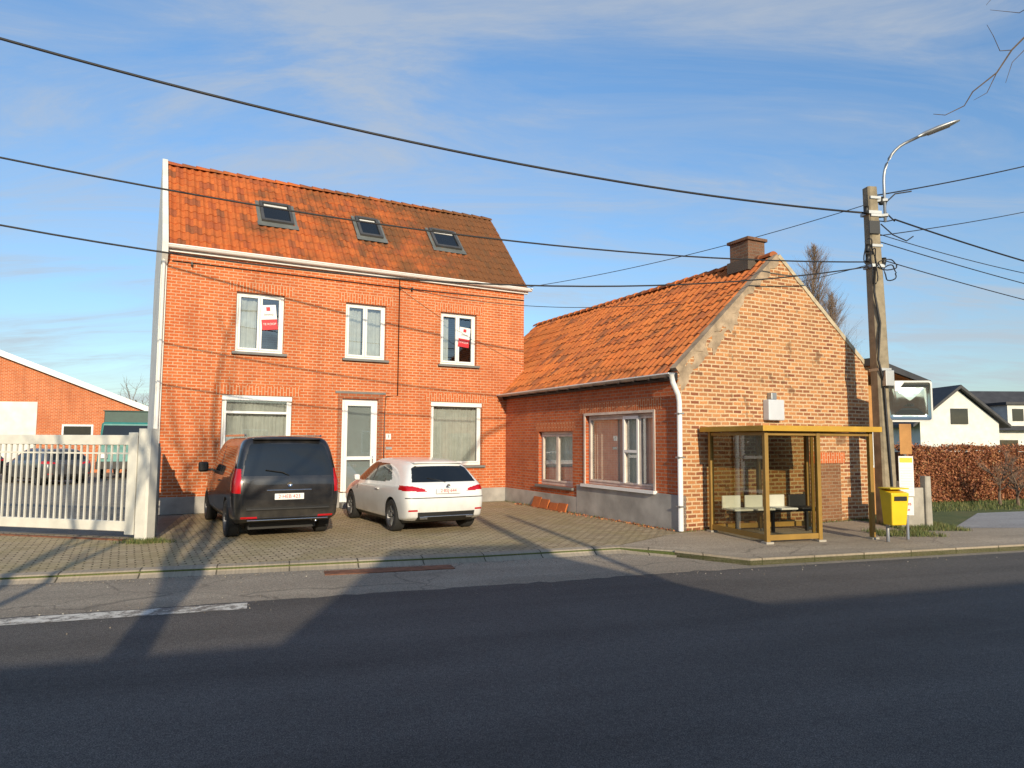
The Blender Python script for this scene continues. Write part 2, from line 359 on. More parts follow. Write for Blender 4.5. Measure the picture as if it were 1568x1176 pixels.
band('road_edge_line',[(-30,-.75),(-5.38,7.35),(-3.0,8.17)],.32,RZ+.004,MLINE)
band('kerb',kerbR,.16,.012,MKERB,thick=.14)
def slope(name,pts):
    P=[Vector((p[0],p[1])) for p in pts];V=[];uv=[];acc=0
    for i in range(len(P)):
        d=(P[min(i+1,len(P)-1)]-P[max(i-1,0)]).normalized(); n=Vector((-d.y,d.x))
        if i: acc+=(P[i]-P[i-1]).length
        for (o,z) in ((-.16,RZ-.02),(-.02,RZ+.03),(.04,-.004),(.2,.006)):
            q=P[i]+n*o; V.append((q.x,q.y,z)); uv.append((acc,.1))
    F=[(4*i+k,4*i+4+k,4*i+5+k,4*i+1+k) for i in range(len(P)-1) for k in range(3)]
    return mk(name,V,F,MKERB,uvs=uv)
slope('dropped_kerb',[(-60,-7.38),(-6.78,9.51),(-.5,11.52),(1.9,12.45),(2.8,12.02)])
HA=math.atan2(.480,.877)
def rotsheet(name,pts,z,mat,ang):
    o=sheet(name,[(Matrix.Rotation(-ang,2)@Vector(p)) for p in pts],z,mat); o.rotation_euler=(0,0,ang); return o
rotsheet('cobbled_apron',[(-60,-7.2),(-6.85,9.68),(-.55,11.7),(1.85,12.63),(3.1,14.1),(3.6,14.65),(.6,22.6),(-8.2,17.9),(-6.6,13.2),(-9.8,13.9),(-60,-2.0)],-.004,MCOB,HA)
rotsheet('yard',[(-6.6,13.25),(-8.2,17.9),(-8,60),(-70,60),(-70,10),(-60,-1.9),(-9.8,13.95)],-.008,MYARD,HA)
sheet('pavement_base',[(-6.78,9.6),(-.5,11.62),(1.9,12.55),(2.8,12.1),(3.75,11.3),(9.2,13.05),(9,15),(3,15),(-7,14)],-.012,MPAV)
sheet('pavement',[(2.0,12.6),(2.8,12.15),(3.8,11.36),(9.25,13.1),(70,32.4),(70,34),(13.0,15.7),(9.6,15.5),(8.6,15.0),(8.2,17.2),(3.5,14.7),(3.1,14.12)],-.006,MPAV)
sheet('gravel_path',[(9.7,15.6),(13.0,15.72),(40,24.4),(40,28.4),(12.4,18.9)],-.011,MGRAV)
box('drain_cover',0,1.9,0,.32,RZ-.01,RZ+.008,MRUST).matrix_world=Matrix.Translation((-2.65,10.2,0))@Matrix.Rotation(RA,4,'Z')
# ------------------------------------------------------------------ main house
R=Vector((.3194,19.2869))*K; fd=Vector((.877,.480)); Lc=R-fd*8.914*K
H=empty('brick_house',(Lc.x,Lc.y,0),HA)
L=8.914*K; EZ=5.8407*K; RS=2.3526*K; RH=8.4122*K; k=K
fH=lambda u,d,z:(u,d,z)
wins={'upper_window_a':(1.4358,2.4911,3.5791,4.9513),'upper_window_b':(3.9356,4.9553,3.5791,4.9513),'upper_window_c':(6.4278,7.4614,3.5791,4.9513),'ground_window_a':(1.2086,2.7339,.9638,2.5993),'ground_window_c':(6.1888,7.65,.9638,2.5993)}
wins={n:tuple(x*k for x in v) for n,v in wins.items()}
door=(3.90*k,4.80*k,.14,2.60*k)
ops=list(wins.values())+[door]
wall('front_wall',fH,0,L,.42,EZ,[(a,b,max(c,.42),d) for a,b,c,d in ops],.14,MB,H)
boxes('plinth',[(0,door[0]-.02,-.03,.2,0,.42),(door[1]+.02,L,-.03,.2,0,.42)],MPL,H,bev=.01)
box('door_step',door[0]-.02,door[1]+.02,-.28,.3,0,.14,MSILL,H,bev=.01)
mk('side_wall_right',[(L,0,0),(L,2*RS,0),(L,2*RS,EZ),(L,RS,RH-.05),(L,0,EZ)],[(0,1,2,3,4)],MB,H)
mk('back_wall',[(0,2*RS,0),(L,2*RS,0),(L,2*RS,EZ),(0,2*RS,EZ)],[(0,1,2,3)],MB,H)
mk('inner_floors',[(0,.3,.1),(L,.3,.1),(L,2*RS,.1),(0,2*RS,.1),(0,.3,3.2),(L,.3,3.2),(L,2*RS,3.2),(0,2*RS,3.2),(0,.2,EZ),(L,.2,EZ),(L,2*RS,EZ),(0,2*RS,EZ)],[(0,1,2,3),(4,5,6,7),(8,9,10,11)],MFL,H)
pw=.14
prof=[(-.06,0),(2*RS,0),(2*RS,EZ),(RS,RH+.18),(-.3,EZ-.02),(-.3,EZ-.3),(-.06,EZ-.55)]
V=[(-pw,a,b) for a,b in prof]+[(-.003,a,b) for a,b in prof]; n=len(prof)
mk('white_end_wall',V,[tuple(range(n)),tuple(range(2*n-1,n-1,-1))]+[(i,(i+1)%n,n+(i+1)%n,n+i) for i in range(n)],MWP,H)
sl=math.atan2(RH-EZ,RS); cs,sn=math.cos(sl),math.sin(sl)
def fR(u,s,h): 
    s0=-.14; return (u, s0*1+s*cs-h*sn, EZ+s0*math.tan(sl)+.03+s*sn+h*cs)
SL=(RS+.14)/cs
tileroof('front_roof_tiles',fR,L+.12,SL,.2,.36,MTR,H,amp=.05,step=.014)
mk('back_roof',[(0,RS,RH),(L+.1,RS,RH),(L+.1,2*RS+.2,EZ-.2),(0,2*RS+.2,EZ-.2)],[(0,1,2,3)],MTR,H)
ridge('ridge_tiles',(0,RS,RH+.0),(L+.12,RS,RH+.0),.12,MTR,H)
box('fascia',.002,L+.1,-.10,-.004,EZ-.20,EZ-.05,MW,H)
V=[];F=[]
gs=9
for x in (-.02,L+.16):
    for i in range(gs): a=math.pi*i/(gs-1); V.append((x,-.19+.085*math.cos(a),EZ-.06-.085*math.sin(a)))
F=[(i,i+1,gs+i+1,gs+i) for i in range(gs-1)]+[tuple(range(gs)),tuple(range(gs,2*gs))]
mk('gutter',V,F,MW,H,smooth=False)
boxes('gutter_lip',[(-.02,L+.16,-.29,-.27,EZ-.075,EZ-.05)],MW,H)
tube('downpipe',[(-.1,-.16,EZ-.1),(-.09,-.14,EZ-.4),(-.08,-.12,EZ-.6),(-.08,-.12,.3)],.04,MWP,H)
MSKY=plain('skylight_metal',(.09,.09,.09),.5,.3); MLEAD=plain('lead',(.16,.17,.16),.6,.2)
for i,(a,b) in enumerate(((2.05,2.82),(4.5,5.12),(6.62,7.4))):
    a*=k;b*=k;s0,s1=.42*SL,.66*SL
    fs=lambda u,s,h:fR(u,s,h)
    boxes('skylight_frame_%d'%i,[(a,a+.08,s0,s1,.0,.14),(b-.08,b,s0,s1,.0,.14),(a+.08,b-.08,s0,s0+.09,.0,.14),(a+.08,b-.08,s1-.09,s1,.0,.15)],MSKY,H,fs)
    mk('skylight_glass_%d'%i,[fR(a+.08,s0+.09,.10),fR(b-.08,s0+.09,.10),fR(b-.08,s1-.09,.10),fR(a+.08,s1-.09,.10)],[(0,1,2,3)],MCG,H)
    boxes('skylight_blind_%d'%i,[(a+.12,b-.12,s1-.24,s1-.13,.105,.115)],MCUR,H,fs)
    boxes('skylight_flashing_%d'%i,[(a-.12,b+.12,s0-.2,s0,.060,.070),(a-.1,a,s0,s1+.08,.060,.070),(b,b+.1,s0,s1+.08,.060,.070)],MLEAD,H,fs)
for nme,(a,b,c,d) in wins.items():
    up=nme.startswith('upper')
    cur={'upper_window_a':[(0,.45,0,1)],'upper_window_b':[(.08,.45,0,1),(.55,.95,0,1)],'upper_window_c':[(.05,.3,0,1)],'ground_window_a':[(0,1,0,.95)],'ground_window_c':[(0,1,0,.95)]}[nme]
    window(nme,fH,a,b,c,d,H,cols=2 if up else 1,curtain=cur)
    box(nme+'_soldier_course',a-.2,b+.2,-.004,.1,d+.002,d+.25,MBS,H)
for nme in ('ground_window_a','ground_window_c'):
    a,b,c,d=wins[nme]; boxes(nme+'_shutter_box',[(a+.004,b-.004,.03,.115,d-.13,d-.005)],MW,H,bev=.005)
a,b,c,d=wins['ground_window_a']; boxes('ground_window_a_transom',[(a+.07,b-.07,.09,.17,d-.47,d-.41)],MW,H)
a,b,c,d=door
MDR=bricks('dark_soldier',(.30,.08,.035),(.40,.12,.05),(.35,.23,.15))
boxes('door_surround',[(a-.12,a-.002,-.02,.1,.425,d+.14),(b+.002,b+.12,-.02,.1,.425,d+.14),(a-.002,b+.002,-.02,.1,d+.003,d+.14)],MDR,H)
boxes('door_lintel',[(a-.2,b+.2,-.03,.1,d+.143,d+.2)],MSILL,H)
fw=.09
boxes('door_frame',[(a,a+fw,.1,.19,c,d),(b-fw,b,.1,.19,c,d),(a+fw,b-fw,.1,.19,d-fw,d),(a+fw,b-fw,.08,.17,c,c+.12),(a+fw,a+2*fw,.08,.17,c+.12,d-fw),(b-2*fw,b-fw,.08,.17,c+.12,d-fw),(a+2*fw,b-2*fw,.08,.17,1.28,1.38),(a+2*fw,b-2*fw,.08,.17,d-fw-.1,d-fw)],MW,H,bev=.006)
mk('door_glass',[(a+fw,.13,c),(b-fw,.13,c),(b-fw,.13,d-fw),(a+fw,.13,d-fw)],[(0,1,2,3)],MGL,H)
mk('door_curtain',[(a+fw,.2,c),(b-fw,.2,c),(b-fw,.2,d-fw),(a+fw,.2,d-fw)],[(0,1,2,3)],plain('door_glazing_panel',(.36,.38,.38),.6,var=.1),H)
tube('door_handle',[(b-.13,.06,1.2),(b-.13,.04,1.2),(b-.13,.04,1.38),(b-.13,.06,1.38)],.014,MCHR,H)
box('house_number',5.0*k,5.13*k,-.015,0,1.62*k,1.76*k,MPOST,H)
text('house_number_digit','3',(5.065*k,-.02,1.69*k),.14,MBLK,H,(math.pi/2,0,0))
box('letter_slot',5.0*k,5.16*k,-.02,0,1.38*k,1.44*k,MGAL,H)
tube('facade_cable',[(5.28*k,-.03,EZ-.2),(5.28*k,-.03,2.72*k),(4.98*k,-.03,2.68*k),(4.95*k,-.03,2.2*k),(4.95*k,-.03,.5)],.014,MBLK,H,6)
tube('facade_cable_b',[(.1,-.03,EZ-.42),(L*.6,-.03,EZ-.45),(L-.02,-.03,EZ-.4)],.012,MBLK,H,6)
for i,x in enumerate((.55,5.28*k,5.6*k)): box('wall_hook_%d'%i,x-.02,x+.02,-.12,0,EZ-.5,EZ-.42,MBLK,H)
def poster(tag,u,z,w,h,rot):
    P=empty('poster_'+tag); P.parent=H; P.location=(u,.075,z); P.rotation_euler=(0,rot,0)
    box('poster_white_%s'%tag,-w/2,w/2,-.004,0,-h/2,h/2,MPOST,P)
    box('poster_red_%s'%tag,-w/2,w/2,-.007,-.0045,-h/2,-h*.08,MRED,P)
    text('poster_title_%s'%tag,'TE KOOP',(0,-.009,-h*.27),w*.2,MPOST,P,(math.pi/2,0,0))
    text('poster_line_%s'%tag,'immo',(0,-.006,h*.12),w*.26,MBLK,P,(math.pi/2,0,0))
    box('poster_logo_%s'%tag,-.05,.05,-.006,-.0045,h*.26,h*.42,MRED,P)
poster('a',2.16*k,4.42*k,.40,.66,-.12); poster('b',7.13*k,4.33*k,.36,.60,.1)
# ------------------------------------------------------------------ annexe
AA=math.atan2(.452,.892); A=empty('brick_cottage',(3.0104*K,12.7596*K,0),AA)
AW=2.6237*2*K; AH=2.8915*K; AR=5.3344*K; AL=11.6
fS=lambda u,d,z:(d,u,z)
sm=(4.13,5.94,.64,2.09); lg=(.80,3.51,.78,2.47)
wall('side_wall',fS,0,3.9,.74,AH,[(lg[0],lg[1],lg[2],lg[3])],.2,MBA,A)
wall('side_wall_rear',fS,3.9,9.5,.42,AH,[sm],.2,MBA,A)
boxes('side_plinth',[(-.03,.2,0,3.9,0,.735)],MPL,A,bev=.01); boxes('side_plinth_low',[(-.025,.2,3.905,9.0,0,.415)],MPL,A,bev=.01)
mk('gable_wall',[(0,0,0),(AW,0,0),(AW,0,AH+.35),(AW/2,0,AR),(0,0,AH)],[(0,1,2,3,4)],MBG,A)
mk('right_wall',[(AW,0,0),(AW,AL,0),(AW,AL,AH),(AW,0,AH)],[(0,1,2,3)],MBG,A)
mk('back_wall',[(0,AL,0),(AW,AL,0),(AW,AL,AH),(AW/2,AL,AR),(0,AL,AH)],[(0,1,2,3,4)],MBG,A)
mk('floor',[(.05,.05,.1),(AW,.05,.1),(AW,AL,.1),(.05,AL,.1)],[(0,1,2,3)],MFL,A)
mk('ceiling',[(.3,.3,2.7),(AW,.3,2.7),(AW,AL,2.7),(.3,AL,2.7)],[(0,1,2,3)],MDK,A)
s2=math.atan2(AR-AH,AW/2); c2,n2=math.cos(s2),math.sin(s2)
def fA(u,s,h): return (-.16+s*c2-h*n2, u, AH-.16*math.tan(s2)+.05+s*n2+h*c2)
SA=(AW/2+.16)/c2
tileroof('roof_tiles',lambda u,s,h:fA(.16+u,s,h),AL-.16,SA,.225,.33,MTA,A,amp=.055,step=.02)
mk('right_roof',[(AW/2,.1,AR),(AW/2,AL,AR),(AW+.2,AL,AH),(AW+.2,.1,AH)],[(0,1,2,3)],MTA,A)
ridge('ridge_tiles',(AW/2,.1,AR+.03),(AW/2,AL,AR+.03),.12,MTA,A)
def cope(name,p,q,w,t,mat,jag=0):
    p=Vector(p);q=Vector(q);n=30;V=[];F=[];random.seed(5)
    d=(q-p); up=Vector((-d.z,0,d.x)).normalized(); 
    if up.z<0: up=-up
    for i in range(n+1):
        c=p+d*i/n; j=random.uniform(-jag,jag)
        for (yy,hh) in ((-.02,-w+j),(-.03,t),(.2,t),(.2,-.02)):
            V.append(c+up*hh+Vector((0,yy,0)))
    for i in range(n):
        for a in range(4): F.append((4*i+a,4*i+4+a,4*i+4+(a+1)%4,4*i+(a+1)%4))
    F+=[(0,1,2,3),(4*n,4*n+1,4*n+2,4*n+3)]
    return mk(name,V,F,mat,A)
cope('verge_coping_left',(-.02,0,AH+.02),(AW/2,0,AR+.02),.11,.06,MCOP,.07)
MCO2=plain('coping_light',(.52,.44,.31),.9,var=.3,scale=5,bmp=.4)
cope('verge_coping_right',(AW/2+.01,-.003,AR+.02),(AW+.05,-.003,AH+.33),.03,.055,MCO2,.008)
random.seed(11)
for i in range(4):
    cx=.2+i*.45; cz=AH+.02+cx*math.tan(s2)-.24-random.random()*.1; P=[]
    for a in range(22):
        t=2*math.pi*a/22; rr=(.12+random.random()*.12); P.append((cx+math.cos(t)*rr*1.2,-.006-.001*i,cz+math.sin(t)*rr*1.2+math.cos(t)*rr*.8))
    mk('mortar_patch_%d'%i,P,[tuple(range(22))],MCOP,A)
cy=.9; box('chimney',AW/2-.30,AW/2+.24,cy-.3,cy+.3,AR-.4,AR+.52,MBC,A,bev=.01); box('chimney_cap',AW/2-.35,AW/2+.29,cy-.35,cy+.35,AR+.523,AR+.60,MBC,A,bev=.01)
box('chimney_flashing',AW/2-.36,AW/2+.28,cy-.34,cy+.34,AR-.2,AR+.07,plain('flashing',(.10,.08,.06),.7),A)
V=[]
for y in (-.12,8.6):
    for i in range(gs): a_=math.pi*i/(gs-1); V.append((-.24+.08*math.cos(a_),y,AH-.06-.08*math.sin(a_)))
mk('gutter',V,[(i,i+1,gs+i+1,gs+i) for i in range(gs-1)]+[tuple(range(gs))],MGAL,A)
boxes('gutter_fascia',[(-.10,-.003,-.02,8.4,AH-.20,AH-.04)],MBLK,A)
boxes('gutter_lip',[(-.335,-.315,-.12,8.6,AH-.085,AH-.06)],MW,A)
boxes('gutter_brackets',[(-.335,-.12,y,y+.03,AH-.17,AH-.145) for y in [i*.55 for i in range(15)]],MBLK,A)
tube('downpipe',[(-.24,-.1,AH-.1),(-.22,-.12,AH-.25),(-.07,-.10,AH-.5),(-.03,-.09,AH-.65),(-.03,-.09,.02)],.055,MW,A,10)
boxes('downpipe_clamps',[(-.1,.04,-.16,-.02,z,z+.03) for z in (.5,1.5,2.4)],MGAL,A)
MAF=plain('aged_frame',(.66,.56,.48),.5)
window('small_window',fS,sm[0],sm[1],sm[2],sm[3],A,cols=2,r=.1,fw=.08,curtain=[(0,1,0,1)],mat=MAF,out=-.08,glass=MGL2)
window('large_window',fS,lg[0],lg[1],lg[2],lg[3],A,cols=2,r=.10,curtain=[(0,1,0,1)],split=[lg[0]+.62,lg[0]+1.2],mat=MAF,sill=False,glass=MGL2,cmat=MCU2,fw=.06)
box('large_window_sill',-.10,.09,lg[0]-.1,lg[1]+.1,lg[2]-.07,lg[2]-.003,MW,A)
boxes('large_window_white_sash',[(.05,.078,lg[0]+.62,lg[0]+.68,lg[2]+.1,lg[3]-.05),(.05,.078,lg[0]+1.14,lg[0]+1.20,lg[2]+.1,lg[3]-.05),(.05,.078,lg[0]+.68,lg[0]+1.14,lg[3]-.12,lg[3]-.05),(.05,.078,lg[0]+.68,lg[0]+1.14,lg[2]+.8,lg[2]+.86)],MW,A)
boxes('large_window_surround',[(-.02,.1,lg[1]+.002,lg[1]+.06,lg[2],lg[3]+.06),(-.02,.1,lg[0]-.06,lg[0]-.002,lg[2],lg[3]+.06),(-.02,.1,lg[0]-.002,lg[1]+.002,lg[3]+.002,lg[3]+.06)],MAF,A)
mk('soldier_course',[(-.004,lg[0]-.3,lg[3]+.06),(-.004,lg[1]+.3,lg[3]+.06),(-.004,lg[1]+.3,lg[3]+.32),(-.004,lg[0]-.3,lg[3]+.32)],[(0,1,2,3)],MBS,A)
mk('soldier_course_small',[(-.004,sm[0]-.15,sm[3]+.01),(-.004,sm[1]+.15,sm[3]+.01),(-.004,sm[1]+.15,sm[3]+.25),(-.004,sm[0]-.15,sm[3]+.25)],[(0,1,2,3)],MBS,A)
box('meter_box',2.42,2.90,-.18,-.003,2.32,2.78,plain('meter_box_white',(.55,.57,.60),.4,var=.06),A,bev=.02)
box('meter_box_top',2.55,2.72,-.14,-.003,2.78,2.94,MGAL,A,bev=.02)
MINF=bricks('dark_infill',(.20,.09,.045),(.28,.14,.07),(.3,.22,.14),warp=.03)
for (x0,x1,z0,z1,nm) in ((3.9,4.9,.02,1.35,'bricked_opening'),):
    box(nm,x0,x1,-.005,.05,z0,z1,MINF,A)
    box(nm+'_lintel',x0-.15,x1+.15,-.012,.05,z1+.002,z1+.25,MBS,A)
E=empty('flat_roof_extension',(0,0,0)); E.location=(3.0104*K,12.7596*K,0); E.rotation_euler=(0,0,AA)
box('front_wall',AW+.01,AW+1.15,.6,4.5,0,3.35,MOCH,E)
mk('roof_slab',[(AW-.15,-.3,3.72),(AW+2.35,-.1,3.33),(AW+2.35,5,3.33),(AW-.15,5,3.72),(AW-.15,-.3,3.90),(AW+2.35,-.1,3.46),(AW+2.35,5,3.46),(AW-.15,5,3.90)],BF,MSLATE,E)
mk('roof_soffit',[(AW-.1,-.25,3.70),(AW+2.3,-.05,3.32),(AW+2.3,4.9,3.32),(AW-.1,4.9,3.70)],[(0,1,2,3)],MWOOD,E)
box('window_frame',AW+.3,AW+.9,.55,.597,1.2,2.2,MW,E)
box('window_pane',AW+.36,AW+.84,.54,.549,1.26,2.14,MCG,E)
# ------------------------------------------------------------------ bus shelter
S=empty('bus_shelter',(4.66,12.97,0),RA)
W_,D_,Z_=2.40,1.75,2.04; p=.04
posts=[(0,0),(1.16,0),(W_,0),(0,D_),(W_,D_),(1.16,D_)]
boxes('posts',[(x-p,x+p,y-p,y+p,.0,Z_) for x,y in posts],MGOLD,S,bev=.006)
boxes('roof_fascia',[(-.16,W_+.16,-.16,-.12,Z_,Z_+.10),(-.16,W_+.16,D_+.12,D_+.16,Z_,Z_+.10),(-.16,-.12,-.12,D_+.12,Z_,Z_+.10),(W_+.12,W_+.16,-.12,D_+.12,Z_,Z_+.10)],MFAS,S,bev=.004)
box('roof_panel',-.118,W_+.118,-.118,D_+.118,Z_+.03,Z_+.08,plain('roof_panel',(.30,.27,.18),.6),S)
rails=[]
for z in (.10,Z_-.05):
    h=.05 if z<1 else .03
    rails+= [(p,1.16-p,-.025,.025,z-h,z+h),(p,1.16-p,D_-.025,D_+.025,z-h,z+h),(1.16+p,W_-p,D_-.025,D_+.025,z-h,z+h),(-.025,.025,p,D_-p,z-h,z+h)]
rails.append((1.16+p,W_-p,-.025,.025,Z_-.08,Z_-.02)); rails.append((W_-.025,W_+.025,p,D_-p,Z_-.08,Z_-.02))
rails+= [(1.05,1.11,.04,.075,.15,Z_-.08)]
boxes('rails',rails,MGOLD,S,bev=.004)
mk('glass_panels',[(p,0,.15),(1.12,0,.15),(1.12,0,Z_-.08),(p,0,Z_-.08),(p,D_,.15),(1.12,D_,.15),(1.12,D_,Z_-.08),(p,D_,Z_-.08),(1.2,D_,.15),(W_-p,D_,.15),(W_-p,D_,Z_-.08),(1.2,D_,Z_-.08),(0,p,.15),(0,D_-p,.15),(0,D_-p,Z_-.08),(0,p,Z_-.08)],[(0,1,2,3),(4,5,6,7),(8,9,10,11),(12,13,14,15)],MGLS,S)
box('bench_rail',.1,W_-.1,D_-.42,D_-.36,.40,.45,MBLK,S); boxes('bench_legs',[(x,x+.05,D_-.42,D_-.36,0,.4) for x in (.3,1.16,2.0)],MBLK,S)
for i in range(4):
    x=.12+i*.54; m=MW if i<3 else MBLK
    boxes('seat_%d'%i,[(x,x+.44,D_-.62,D_-.20,.46,.50),(x,x+.44,D_-.20,D_-.16,.46,.74)],m,S,bev=.018)
boxes('feet',[(x-.08,x+.08,y-.08,y+.08,-.006,.03) for x,y in posts],MCON,S)
# ------------------------------------------------------------------ pole + lamp + wires (pole stands about a metre from the gable)
PP=Vector((8.56,16.18,0)); PS=1.206
hz=lambda z:z*PS-.377
P=empty('utility_pole',(PP.x,PP.y,-.377),.15); P.scale=(PS,PS,PS)
def lath(name,secs,mat,parent):
    V=[];F=[]
    for (z,w,d,ox) in secs:
        c=.25
        for (a,b) in ((-1,-1+c),(-1+c,-1),(1-c,-1),(1,-1+c),(1,1-c),(1-c,1),(-1+c,1),(-1,1-c)): V.append((ox+a*w,b*d,z))
    for i in range(len(secs)-1):
        for q in range(8): F.append((8*i+q,8*i+(q+1)%8,8*i+8+(q+1)%8,8*i+8+q))
    F+=[tuple(range(8)),tuple(8*(len(secs)-1)+q for q in range(8))]
    return mk(name,V,F,mat,parent)
MPOLE=plain('pole_concrete',(.30,.25,.17),.9,var=.35,scale=5,bmp=.6,fine=35)
lath('pole_shaft',[(.1,.15,.15,0),(2.3,.135,.135,-.03),(4.6,.12,.12,-.075),(6.8,.10,.10,-.125)],MPOLE,P)
boxes('pole_steps',[(-.2,.02,-.13,-.1,z,z+.05) for z in (6.55,6.2,5.6,5.2)],MGAL,P)
boxes('pole_collars',[(-.25,.02,-.135,.135,6.25,6.31),(-.23,.04,-.135,.135,5.2,5.26),(-.18,.09,-.145,.145,3.2,3.25)],MGAL,P)
for i,(x,z) in enumerate(((-.28,6.3),(-.28,5.35),(-.28,5.55),(.05,5.3),(.05,6.5))):
    tube('insulator_%d'%i,[(x-.02,-.1,z-.05),(x,-.1,z+.02),(x,-.1,z+.09)],.045,MBLK,P)
random.seed(4)
def loop(name,c,rx,rz,n=20,turn=1.0,r=.012):
    tube(name,[(c[0]+rx*math.cos(2*math.pi*turn*i/n),c[1]+.03*math.sin(i),c[2]+rz*math.sin(2*math.pi*turn*i/n)) for i in range(n+1)],r,MWIRE,P,5)
loop('cable_loop_a',(.16,-.12,5.1),.13,.15); loop('cable_loop_b',(-.28,-.13,5.45),.1,.3,turn=.8); loop('cable_loop_d',(.1,-.14,5.25),.2,.1)
loop('cable_loop_e',(-.2,-.16,5.2),.06,.35)
tube('cable_bow',[(.0,-.12,6.05),(.25,-.12,5.85),(.55,-.1,5.75),(.7,-.1,5.85)],.012,MWIRE,P,5)
tube('cable_bow_b',[(.7,-.1,6.75),(.35,-.1,6.68),(.15,-.1,6.5),(.12,-.1,6.3),(.3,-.12,6.12)],.014,MWIRE,P,5)
tube('pole_cable_run',[(-.18,-.14,5.2),(-.22,-.16,4.7),(-.13,-.17,4.1),(-.2,-.17,3.4),(-.1,-.17,3.0),(.02,-.17,.4)],.02,MWIRE,P,6)
box('pole_junction_box',-.12,.06,-.26,-.15,2.9,3.2,MGAL,P,bev=.01)
box('pole_junction_box_low',.1,.3,-.2,-.12,2.8,3.0,MPOST,P,bev=.01)
boxes('pole_plate',[(-.26,-.04,-.15,-.13,5.85,6.1)],MBLK,P)
T=empty('street_lamp',(PP.x+.14,PP.y-.12,-.377),-.35); T.scale=(PS,PS,PS)
pts=[(0,0,6.1),(0,0,6.9)]+[(.55-.55*math.cos(t),0,6.9+.75*math.sin(t)) for t in [math.pi/2*i/8*.8 for i in range(1,9)]]
e=pts[-1]; pts.append((e[0]+.25,0,e[2]+.1))
tube('lamp_arm',pts,.028,MGAL,T,10)
e=pts[-1]
V=[];F=[]; sec=[(-.02,.03,.03),(.1,.075,.05),(.35,.10,.06),(.6,.09,.04),(.72,.04,.015)]
for (x,w,h) in sec:
    for q in range(12):
        t=2*math.pi*q/12; V.append((x,w*math.cos(t),h*math.sin(t)*(1 if math.sin(t)>0 else .6)))
for i in range(len(sec)-1):
    for q in range(12): F.append((12*i+q,12*i+(q+1)%12,12*i+12+(q+1)%12,12*i+12+q))
F+=[tuple(range(12)),tuple(48+q for q in range(12))]
hd=mk('lamp_head',V,F,MGAL,T,smooth=True); hd.location=e; hd.rotation_euler=(0,-.30,0)
ln=mk('lamp_lens',[(x+.15,y,-.035) for x,y in ((0,-.06),(.4,-.06),(.4,.06),(0,.06))],[(0,1,2,3)],MCUR,T); ln.location=e; ln.rotation_euler=(0,-.30,0)
boxes('arm_clamps',[(-.2,.05,-.05,.05,6.2,6.25),(-.2,.05,-.05,.05,6.5,6.55)],MGAL,T)
Wr=empty('overhead_wires')
def wire(name,z0,z1,z2,r,t1=8.683,t2=17.43,tend=29,x0=-.14,dy=0):
    pts=[]; z0,z1,z2=hz(z0),hz(z1),hz(z2)
    for i in range(41):
        t=tend*i/40
        z=z0*(t-t1)*(t-t2)/(t1*t2)+z1*t*(t-t2)/(t1*(t1-t2))+z2*t*(t-t1)/(t2*(t2-t1))
        pts.append((PP.x+x0-.953*t,PP.y+dy-.303*t,z))
    tube(name,pts,r,MWIRE,Wr,6)
wire('wire_top',6.30,6.37,7.15,.023)
wire('wire_mid',5.32,5.05,5.52,.016,dy=-.07)
wire('wire_low',5.26,4.36,4.64,.016,dy=.06)
def w2(name,a,b,r,sag):
    a=Vector(a);b=Vector(b); tube(name,[a.lerp(b,i/24)-Vector((0,0,sag*4*(i/24)*(1-i/24))) for i in range(25)],r,MWIRE,Wr,5)
hw=lambda u,d,z:(Lc.x+u*.877-d*.48,Lc.y+u*.48+d*.877,z)
w2('wire_house_top',(PP.x-.14,PP.y,hz(6.5)),hw(L-.1,-.1,EZ-.02),.010,.2)
w2('wire_house_low',(PP.x-.14,PP.y,hz(5.3)),hw(5.3*k,-.12,EZ-.45),.009,.8)
w2('wire_right_a',(PP.x-.06,PP.y,hz(6.65)),(19.9,20.7,hz(9.8)),.016,.15)
w2('wire_right_b',(PP.x+.36,PP.y-.12,hz(6.15)),(16.9,18.3,hz(5.1)),.020,.1)
w2('wire_right_c',(PP.x,PP.y,hz(5.75)),(18.7,19.5,hz(4.7)),.012,.1)
w2('wire_right_d',(PP.x,PP.y,hz(5.4)),(18.7,19.5,hz(4.35)),.012,.1)
w2('wire_right_e',(PP.x,PP.y,hz(5.85)),(26.5,29,hz(11.0)),.012,.2)
w2('wire_right_g',(PP.x,PP.y,hz(5.9)),(18.7,19.5,hz(5.3)),.010,.25)
w2('wire_right_f',(PP.x-.12,PP.y,hz(6.2)),(PP.x+.36,PP.y-.12,hz(6.15)),.014,.06)
